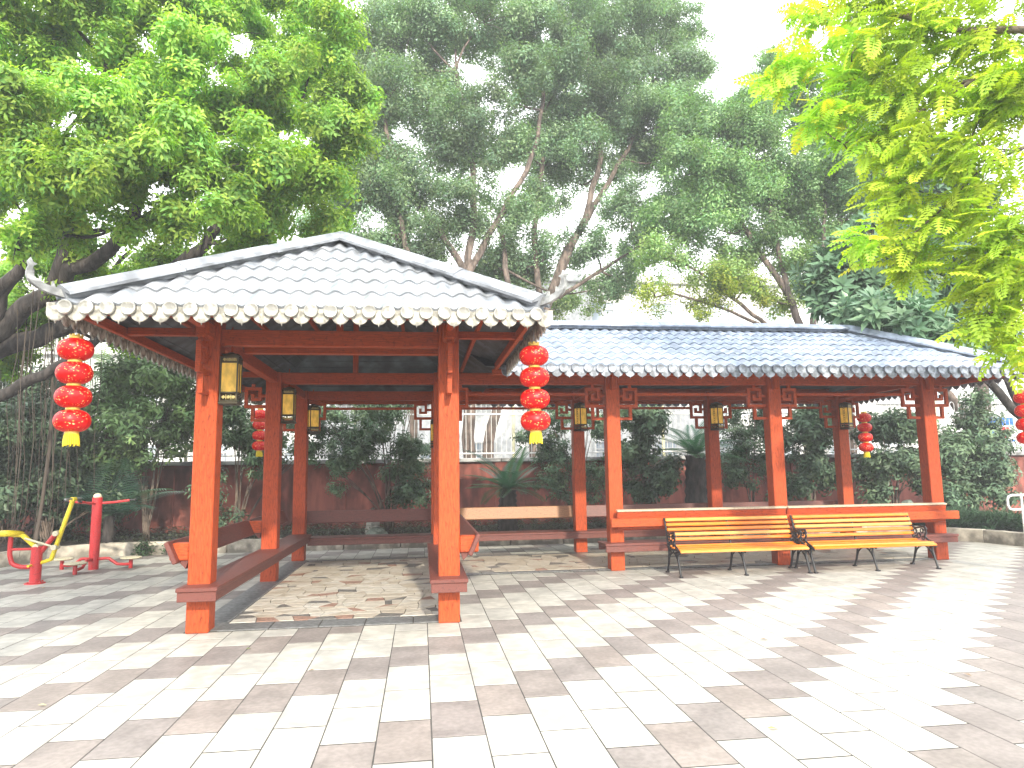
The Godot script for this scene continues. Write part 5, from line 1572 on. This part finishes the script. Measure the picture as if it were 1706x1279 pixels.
func make_loquat() -> void:
	var foot := v(13.4, 0, -12.8)
	var t := thing("loquat_tree", "dark blue green loquat with big rosettes leaning over the right roof end", "tree", foot)
	var away := Transform3D(Basis(), -foot)
	var mb := MB.new()
	var trunk := [v(13.4, 0, -12.8), v(12.9, 1.2, -12.5), v(12.09, 2.17, -12.3), v(11.3, 3.0, -12.2), v(10.76, 3.81, -12.4), v(10.52, 4.94, -12.7)]
	limb(mb, trunk, 0.15, 0.05)
	limb(mb, [v(12.5, 1.7, -12.4), v(11.68, 2.88, -12.2), v(11.6, 4.2, -12.5), v(11.58, 5.63, -12.8), v(11.4, 7.4, -13.5)], 0.085, 0.035)
	limb(mb, [v(10.9, 3.6, -12.4), v(10.1, 4.3, -12.5), v(9.3, 4.9, -12.7)], 0.06, 0.03)
	obj("trunk", mb, M.bark_dark, t, away)
	var br := MB.new()
	reach(br, [v(10.76, 3.81, -12.4), v(10.52, 4.94, -12.7), v(11.58, 5.63, -12.8), v(11.4, 7.4, -13.5), v(11.6, 4.2, -12.5), v(9.3, 4.9, -12.7), v(10.1, 4.3, -12.5)], LOQUAT, 0.022)
	stuff(obj("branches", br, M.bark_dark, t, away))
	var ros := sprig(3)
	var all := []
	for q: Vector4 in LOQUAT:
		for k in int(42.0 * q.w * q.w / 0.3) + 5:
			var d := Vector3(rng.randfn(), rng.randfn(), rng.randfn() + 0.3).normalized()
			var p := v(q.x, q.y, q.z) + d * q.w * pow(rng.randf(), 0.35)
			var up := (d + Vector3(0, 0.75, 0.35) + Vector3(rng.randfn(), rng.randfn(), rng.randfn()) * 0.25).normalized()
			var side := up.cross(Vector3(rng.randfn(), rng.randfn(), rng.randfn())).normalized()
			all.append(Transform3D(Basis(side, up, side.cross(up)) * rng.randf_range(1.0, 1.5), p - foot))
	all.sort_custom(func(a, b): return a.origin.z > b.origin.z)
	var places := []
	var tints := []
	for i in all.size():
		if i < 290:
			put("leaf_rosette", ros, M["loquat%d" % rng.randi_range(0, 2)], t, all[i])
		else:
			places.append(all[i])
			tints.append(tone(Color(0.11, 0.19, 0.11), 0.3))
	stuff(scatter("leaf_rosettes", ros, M.leaf_dark, places, tints, t))

func make_acacia() -> void:
	var foot := v(9.6, 0, -3.6)
	var t := thing("flame_tree", "yellow green tree with feathery leaves hanging into the upper right corner", "tree", foot)
	var away := Transform3D(Basis(), -foot)
	var mb := MB.new()
	limb(mb, [foot, v(9.4, 2.4, -3.8), v(8.8, 4.4, -4.3), v(7.6, 5.6, -5.0), v(6.27, 5.89, -5.6), v(5.8, 6.1, -6.1), v(5.3, 6.51, -6.5), v(4.87, 6.84, -6.8)], 0.2, 0.014)
	limb(mb, [v(8.3, 5.0, -4.6), v(7.0, 5.3, -5.4), v(5.79, 5.53, -6.0), v(5.33, 5.32, -6.4), v(4.7, 5.15, -6.8)], 0.06, 0.010)
	limb(mb, [v(5.9, 5.55, -5.95), v(5.13, 5.62, -6.6), v(4.87, 5.95, -6.8), v(4.2, 6.25, -7.0)], 0.022, 0.008)
	limb(mb, [v(8.8, 4.4, -4.3), v(7.2, 4.8, -5.2), v(5.84, 4.64, -5.8), v(5.48, 4.3, -6.2), v(5.05, 3.9, -6.4)], 0.05, 0.008)
	limb(mb, [v(7.2, 4.8, -5.2), v(6.3, 4.1, -5.6), v(5.78, 3.59, -5.8), v(5.64, 3.04, -6.0)], 0.03, 0.008)
	obj("trunk", mb, M.bark, t, away)
	var br := MB.new()
	reach(br, [v(5.8, 6.1, -6.1), v(5.3, 6.51, -6.5), v(4.87, 6.84, -6.8), v(5.79, 5.53, -6.0), v(5.33, 5.32, -6.4), v(4.7, 5.15, -6.8), v(4.87, 5.95, -6.8), v(4.2, 6.25, -7.0), v(5.84, 4.64, -5.8), v(5.48, 4.3, -6.2), v(5.05, 3.9, -6.4), v(5.78, 3.59, -5.8), v(5.64, 3.04, -6.0)], ACACIA, 0.010)
	stuff(obj("branches", br, M.bark, t, away))
	var fm := [frond(7, 0.30, 0.080, 0.044, 0.35).mesh(), frond(6, 0.26, 0.084, 0.046, 0.7).mesh(), frond(8, 0.34, 0.078, 0.042, 0.15).mesh()]
	var all := []
	var more := ACACIA.duplicate()
	more.append_array([Vector4(6.9, 6.6, -5.9, 0.5), Vector4(7.2, 5.4, -5.6, 0.5), Vector4(6.8, 4.3, -5.6, 0.45), Vector4(8.2, 6.4, -5.0, 0.6), Vector4(7.6, 7.3, -5.6, 0.5), Vector4(6.6, 7.3, -6.2, 0.45), Vector4(8.8, 7.2, -4.4, 0.6), Vector4(8.4, 5.4, -4.6, 0.5)])
	for q: Vector4 in more:
		for k in int(480.0 * q.w * q.w) + 9:
			var d := Vector3(rng.randfn(), rng.randfn() * 0.8, rng.randfn()).normalized()
			var p := v(q.x, q.y, q.z) + d * q.w * pow(rng.randf(), 0.5)
			var a := rng.randf_range(0, TAU)
			if rng.randf() < 0.55: a = PI + rng.randf_range(-1.2, 1.2)
			var bs := Basis(Vector3.UP, a) * Basis(Vector3(0, 0, 1), rng.randf_range(-1.1, 0.35)) * Basis(Vector3(1, 0, 0), rng.randf_range(-0.6, 0.6))
			all.append([p.x + p.z * 0.3, Transform3D(bs * rng.randf_range(0.8, 1.2), p - foot)])
	all.sort_custom(func(a, b): return a[0] < b[0])
	var places := []
	var tints := []
	for i in all.size():
		if i < 280:
			put("feather_leaf", fm[i % 3], M["acacia%d" % [0, 0, 1, 1, 2][rng.randi_range(0, 4)]], t, all[i][1])
		else:
			places.append(all[i][1])
			tints.append(tone(Color(0.40, 0.59, 0.07), 0.25, 0.35))
	stuff(scatter("feather_leaves", fm[0], M.leaf_bright, places, tints, t))

func make_plants() -> void:
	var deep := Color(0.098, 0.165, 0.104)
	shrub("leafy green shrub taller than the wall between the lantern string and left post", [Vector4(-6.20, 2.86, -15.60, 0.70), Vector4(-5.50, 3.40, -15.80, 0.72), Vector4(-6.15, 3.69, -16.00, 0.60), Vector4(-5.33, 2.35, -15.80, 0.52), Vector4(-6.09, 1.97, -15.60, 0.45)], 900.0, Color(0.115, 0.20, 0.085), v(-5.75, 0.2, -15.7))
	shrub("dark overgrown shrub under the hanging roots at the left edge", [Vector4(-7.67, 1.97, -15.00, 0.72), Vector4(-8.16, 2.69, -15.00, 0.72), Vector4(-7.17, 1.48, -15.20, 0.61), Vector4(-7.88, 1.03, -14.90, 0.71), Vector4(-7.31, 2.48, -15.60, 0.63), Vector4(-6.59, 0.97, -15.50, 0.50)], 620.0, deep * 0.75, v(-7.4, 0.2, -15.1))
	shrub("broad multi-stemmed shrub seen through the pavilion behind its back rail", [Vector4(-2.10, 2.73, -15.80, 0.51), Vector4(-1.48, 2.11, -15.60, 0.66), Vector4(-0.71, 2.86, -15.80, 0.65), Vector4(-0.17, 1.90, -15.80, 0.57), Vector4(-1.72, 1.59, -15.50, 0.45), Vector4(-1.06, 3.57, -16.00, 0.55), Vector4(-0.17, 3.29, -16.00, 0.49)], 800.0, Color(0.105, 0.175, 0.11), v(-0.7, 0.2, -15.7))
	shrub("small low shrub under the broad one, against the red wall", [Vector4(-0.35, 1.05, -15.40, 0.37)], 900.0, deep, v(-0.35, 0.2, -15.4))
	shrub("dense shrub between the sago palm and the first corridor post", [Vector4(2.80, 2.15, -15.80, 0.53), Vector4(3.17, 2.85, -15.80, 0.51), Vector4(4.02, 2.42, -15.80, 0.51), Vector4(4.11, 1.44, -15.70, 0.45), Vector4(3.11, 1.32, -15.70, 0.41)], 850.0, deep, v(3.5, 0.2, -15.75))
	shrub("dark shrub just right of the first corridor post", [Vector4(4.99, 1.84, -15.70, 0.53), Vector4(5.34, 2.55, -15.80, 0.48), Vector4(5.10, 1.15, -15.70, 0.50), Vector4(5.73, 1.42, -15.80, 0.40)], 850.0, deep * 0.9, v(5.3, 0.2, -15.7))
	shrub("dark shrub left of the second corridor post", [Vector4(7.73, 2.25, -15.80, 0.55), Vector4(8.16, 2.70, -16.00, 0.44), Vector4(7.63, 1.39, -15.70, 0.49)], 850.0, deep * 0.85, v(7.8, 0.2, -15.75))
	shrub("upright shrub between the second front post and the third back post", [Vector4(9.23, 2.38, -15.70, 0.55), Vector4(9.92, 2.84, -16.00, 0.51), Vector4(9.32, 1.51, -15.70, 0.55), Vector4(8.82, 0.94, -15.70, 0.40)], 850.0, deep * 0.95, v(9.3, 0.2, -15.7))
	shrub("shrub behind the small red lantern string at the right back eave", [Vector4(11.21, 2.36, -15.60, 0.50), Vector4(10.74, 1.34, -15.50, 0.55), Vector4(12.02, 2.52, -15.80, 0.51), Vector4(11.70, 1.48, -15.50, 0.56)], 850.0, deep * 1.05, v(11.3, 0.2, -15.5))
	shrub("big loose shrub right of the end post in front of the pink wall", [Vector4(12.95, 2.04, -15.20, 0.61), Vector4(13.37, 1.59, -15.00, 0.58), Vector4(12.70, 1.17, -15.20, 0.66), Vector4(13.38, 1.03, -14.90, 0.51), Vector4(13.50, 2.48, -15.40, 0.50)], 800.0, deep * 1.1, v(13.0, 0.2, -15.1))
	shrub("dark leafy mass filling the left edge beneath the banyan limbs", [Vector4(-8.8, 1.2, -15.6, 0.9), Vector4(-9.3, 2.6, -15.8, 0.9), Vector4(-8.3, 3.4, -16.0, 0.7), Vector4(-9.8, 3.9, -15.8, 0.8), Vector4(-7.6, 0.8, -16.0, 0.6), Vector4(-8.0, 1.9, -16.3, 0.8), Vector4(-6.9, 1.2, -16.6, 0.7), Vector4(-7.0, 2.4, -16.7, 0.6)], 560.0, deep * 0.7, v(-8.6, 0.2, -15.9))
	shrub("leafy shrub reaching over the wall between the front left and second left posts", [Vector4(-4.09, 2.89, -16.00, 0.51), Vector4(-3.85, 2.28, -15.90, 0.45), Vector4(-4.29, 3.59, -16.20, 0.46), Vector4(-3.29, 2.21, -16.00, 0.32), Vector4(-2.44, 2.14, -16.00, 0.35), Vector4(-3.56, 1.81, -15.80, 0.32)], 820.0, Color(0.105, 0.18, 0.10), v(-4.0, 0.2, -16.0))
	for q in [[v(-4.4, 0.2, -15.6), "thin young shrub against the red wall left of the middle post"]]:
		shrub(q[1], [Vector4(-4.6, 1.25, -15.6, 0.28), Vector4(-4.35, 0.95, -15.5, 0.26), Vector4(-4.7, 1.55, -15.7, 0.22), Vector4(-4.2, 0.6, -15.4, 0.24)], 800.0, deep, q[0])
	var sago := [frond(34, 1.15, 0.20, 0.026, 0.42, 0.1, 0.45).mesh(), frond(34, 1.25, 0.20, 0.026, 0.65, 0.15, 0.45).mesh(), frond(30, 1.0, 0.19, 0.026, 0.25, 0.1, 0.45).mesh()]
	palm("sago_palm", "low sago palm with arching fronds seen between the pavilion and first corridor post", v(1.88, 0.2, -15.3), v(1.9, 1.13, -15.3), 0.20, 22, sago, Color(0, 0, 0), M.bark_dark, "sago palms by the wall", -0.1, 1.15)
	palm("sago_palm", "taller sago palm on a thick black trunk in the second corridor bay", v(6.25, 0.2, -15.35), v(6.28, 1.85, -15.35), 0.24, 24, sago, Color(0, 0, 0), M.bark_dark, "sago palms by the wall", -0.2, 1.15)
	var feather := [frond(24, 1.5, 0.42, 0.03, 0.55, 0.25, 0.1).mesh(), frond(24, 1.3, 0.40, 0.03, 0.8, 0.3, 0.1).mesh()]
	palm("feather_palm", "slender feather palm rising behind the left lantern string", v(-6.8, 0.2, -16.2), v(-6.78, 3.7, -16.1), 0.08, 13, feather, Color(1, 1, 1), M.bark_pale, "", -0.7, 1.2)
	palm("feather_palm", "low clump of palm fronds behind the red and yellow exercise machines", v(-6.3, 0.2, -15.2), v(-6.3, 0.75, -15.2), 0.10, 11, feather, Color(1, 1, 1), M.bark_dark, "", 0.1, 1.3)
	# ground cover, hedge and the weed at the kerb
	var strap := sprig(4)
	var places := []
	var tints := []
	for q: Vector4 in [Vector4(11.53, 0.40, -13.90, 0.29), Vector4(11.85, 0.41, -13.60, 0.31), Vector4(12.05, 0.39, -13.20, 0.28), Vector4(11.35, 0.41, -14.20, 0.24)]:
		for k in 330:
			var p := v(q.x + rng.randfn() * 0.22, 0.2 + absf(rng.randfn()) * 0.06, q.z + rng.randfn() * 0.22)
			places.append(Transform3D(Basis(Vector3.UP, rng.randf() * TAU) * Basis(Vector3(1, 0, 0), rng.randfn() * 0.3) * rng.randf_range(0.8, 1.5), p))
			tints.append(tone(Color(0.05, 0.10, 0.055), 0.4))
	tag(stuff(scatter("ground_cover", strap, M.leaf_dark, places, tints, self)), "dense dark green strap leaves covering the bed by the white railing")
	places = []
	tints = []
	for k in 1500:
		var x := rng.randf_range(-8.0, 10.4)
		var z := rng.randf_range(-17.2, -14.95)
		places.append(Transform3D(Basis(Vector3.UP, rng.randf() * TAU) * rng.randf_range(0.5, 1.1), v(x, 0.19, z)))
		tints.append(tone(Color(0.045, 0.07, 0.045), 0.5, 0.6))
	tag(stuff(scatter("undergrowth", sprig(2), M.leaf_dark, places, tints, self)), "thin weeds and fallen foliage on the soil of the bed")
	var w := thing("kerb_weed", "small green weed growing at the foot of the kerb", "plant", v(-5.35, 0, -14.58))
	places = []
	tints = []
	for k in 26:
		places.append(Transform3D(Basis(Vector3.UP, rng.randf() * TAU) * Basis(Vector3(1, 0, 0), rng.randfn() * 0.5), v(rng.randfn() * 0.12, absf(rng.randfn()) * 0.06, rng.randfn() * 0.05)))
		tints.append(tone(Color(0.06, 0.11, 0.05), 0.3))
	stuff(scatter("foliage", sprig(2), M.leaf_dark, places, tints, w))
	var litter := MB.new()
	litter.colored = true
	for k in 34:
		var x := rng.randf_range(-6.0, 6.5)
		var z := rng.randf_range(-13.0, -3.6)
		if x > -2.4 and x < 0.5 and z < -7.2: continue
		litter.tint = [Color(0.45, 0.35, 0.08), Color(0.20, 0.13, 0.06), Color(0.55, 0.48, 0.2), Color(0.16, 0.2, 0.05)][k % 4]
		var a := rng.randf() * TAU
		litter.leaf(v(x, 0.012, z), v(cos(a), 0, sin(a)), Vector3.UP, rng.randf_range(0.04, 0.075), 0.03, 0.1)
	var lm := StandardMaterial3D.new()
	lm.vertex_color_use_as_albedo = true
	lm.roughness = 0.7
	tag(stuff(obj("leaf_litter", litter, lm)), "a few dry leaves scattered over the paving")

func make_objects() -> void:
	make_bench(v(4.665, 0, -9.97), "left slatted bench with sunlit orange boards and iron scroll ends")
	make_bench(v(6.71, 0, -9.95), "right slatted bench, the one standing before the corridor's end post")
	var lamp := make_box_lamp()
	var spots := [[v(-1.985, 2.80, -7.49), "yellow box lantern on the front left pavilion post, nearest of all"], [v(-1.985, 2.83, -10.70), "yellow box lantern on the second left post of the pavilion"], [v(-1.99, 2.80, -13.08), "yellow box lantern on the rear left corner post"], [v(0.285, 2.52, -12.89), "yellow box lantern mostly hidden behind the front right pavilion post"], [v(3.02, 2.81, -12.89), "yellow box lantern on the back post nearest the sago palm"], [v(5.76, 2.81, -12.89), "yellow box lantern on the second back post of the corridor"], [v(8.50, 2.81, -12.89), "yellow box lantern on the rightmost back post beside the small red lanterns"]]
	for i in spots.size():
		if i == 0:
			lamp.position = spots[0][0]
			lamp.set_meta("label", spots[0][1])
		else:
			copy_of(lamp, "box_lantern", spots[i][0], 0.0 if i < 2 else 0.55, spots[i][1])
	var red := make_lantern_string()
	red.position = v(-3.14, 2.83, -6.67)
	red.set_meta("label", "string of four red lanterns at the pavilion's front left roof corner")
	copy_of(red, "lantern_string", v(1.12, 2.82, -6.76), 0.7, "string of four red lanterns under the pavilion's right eave before the pale roof")
	copy_of(red, "lantern_string", v(-3.36, 2.92, -15.0), 1.9, "small string of red lanterns partly hidden behind the second left post")
	copy_of(red, "lantern_string", v(9.79, 2.74, -14.2), 2.6, "small string of four red lanterns beyond the corridor's right end")
	copy_of(red, "lantern_string", v(9.70, 2.74, -9.95), 3.3, "string of red lanterns cut by the right edge of the picture")
	for c in get_children():
		if c.name.begins_with("lantern_string"):
			c.rotation.z = rng.randf_range(-0.025, 0.025)
			c.rotation.x = rng.randf_range(-0.02, 0.02)
	make_gym()
	make_small_things()

func _ready() -> void:
	rng.seed = 20240
	# camera, sky, sun, exposure
	var cam := Camera3D.new()
	cam.name = "camera"
	var yaw := 0.1314
	var pitch := 0.1253
	var roll := -0.0140
	var fwd := v(sin(yaw) * cos(pitch), sin(pitch), -cos(yaw) * cos(pitch))
	var right := v(cos(yaw), 0, sin(yaw))
	var up := right.cross(fwd)
	var r2 := right * cos(roll) + up * sin(roll)
	var u2 := up * cos(roll) - right * sin(roll)
	cam.transform = Transform3D(Basis(r2, u2, -fwd), v(0, 1.55, 0))
	cam.fov = 58.28
	cam.near = 0.05
	cam.far = 400.0
	cam.current = true
	add_child(cam)
	var sky := ProceduralSkyMaterial.new()
	sky.sky_top_color = Color(0.97, 0.98, 1.0)
	sky.sky_horizon_color = Color(1.0, 1.0, 0.99)
	sky.sky_curve = 0.2
	sky.ground_bottom_color = Color(0.5, 0.5, 0.48)
	sky.ground_horizon_color = Color(0.8, 0.8, 0.78)
	sky.sky_energy_multiplier = 1.0
	var e := Environment.new()
	e.background_mode = Environment.BG_SKY
	e.sky = Sky.new()
	e.sky.sky_material = sky
	e.background_energy_multiplier = 1.45
	e.tonemap_mode = Environment.TONE_MAPPER_LINEAR
	e.tonemap_exposure = 2.95
	e.fog_enabled = true
	e.fog_density = 0.0028
	e.fog_light_color = Color(0.97, 0.98, 1.0)
	e.sdfgi_enabled = true
	e.ssao_enabled = true
	e.ssil_enabled = true
	var we := WorldEnvironment.new()
	we.name = "sky"
	we.environment = e
	add_child(we)
	var sun := DirectionalLight3D.new()
	sun.name = "sun"
	sun.light_energy = 0.72
	sun.light_color = Color(1.0, 0.96, 0.88)
	sun.light_angular_distance = 1.6
	sun.shadow_enabled = true
	sun.sky_mode = DirectionalLight3D.SKY_MODE_LIGHT_ONLY
	var el := deg_to_rad(27.0)
	var az := deg_to_rad(6.0)
	var to_sun := v(sin(az) * cos(el), sin(el), cos(az) * cos(el))
	sun.basis = Basis.looking_at(-to_sun, Vector3.UP)
	add_child(sun)
	make_materials()
	frond_mats()
	make_ground()
	make_floor()
	make_planter()
	make_wall()
	make_building()
	make_pavilion()
	make_corridor()
	make_objects()
	make_plants()
	make_trees()
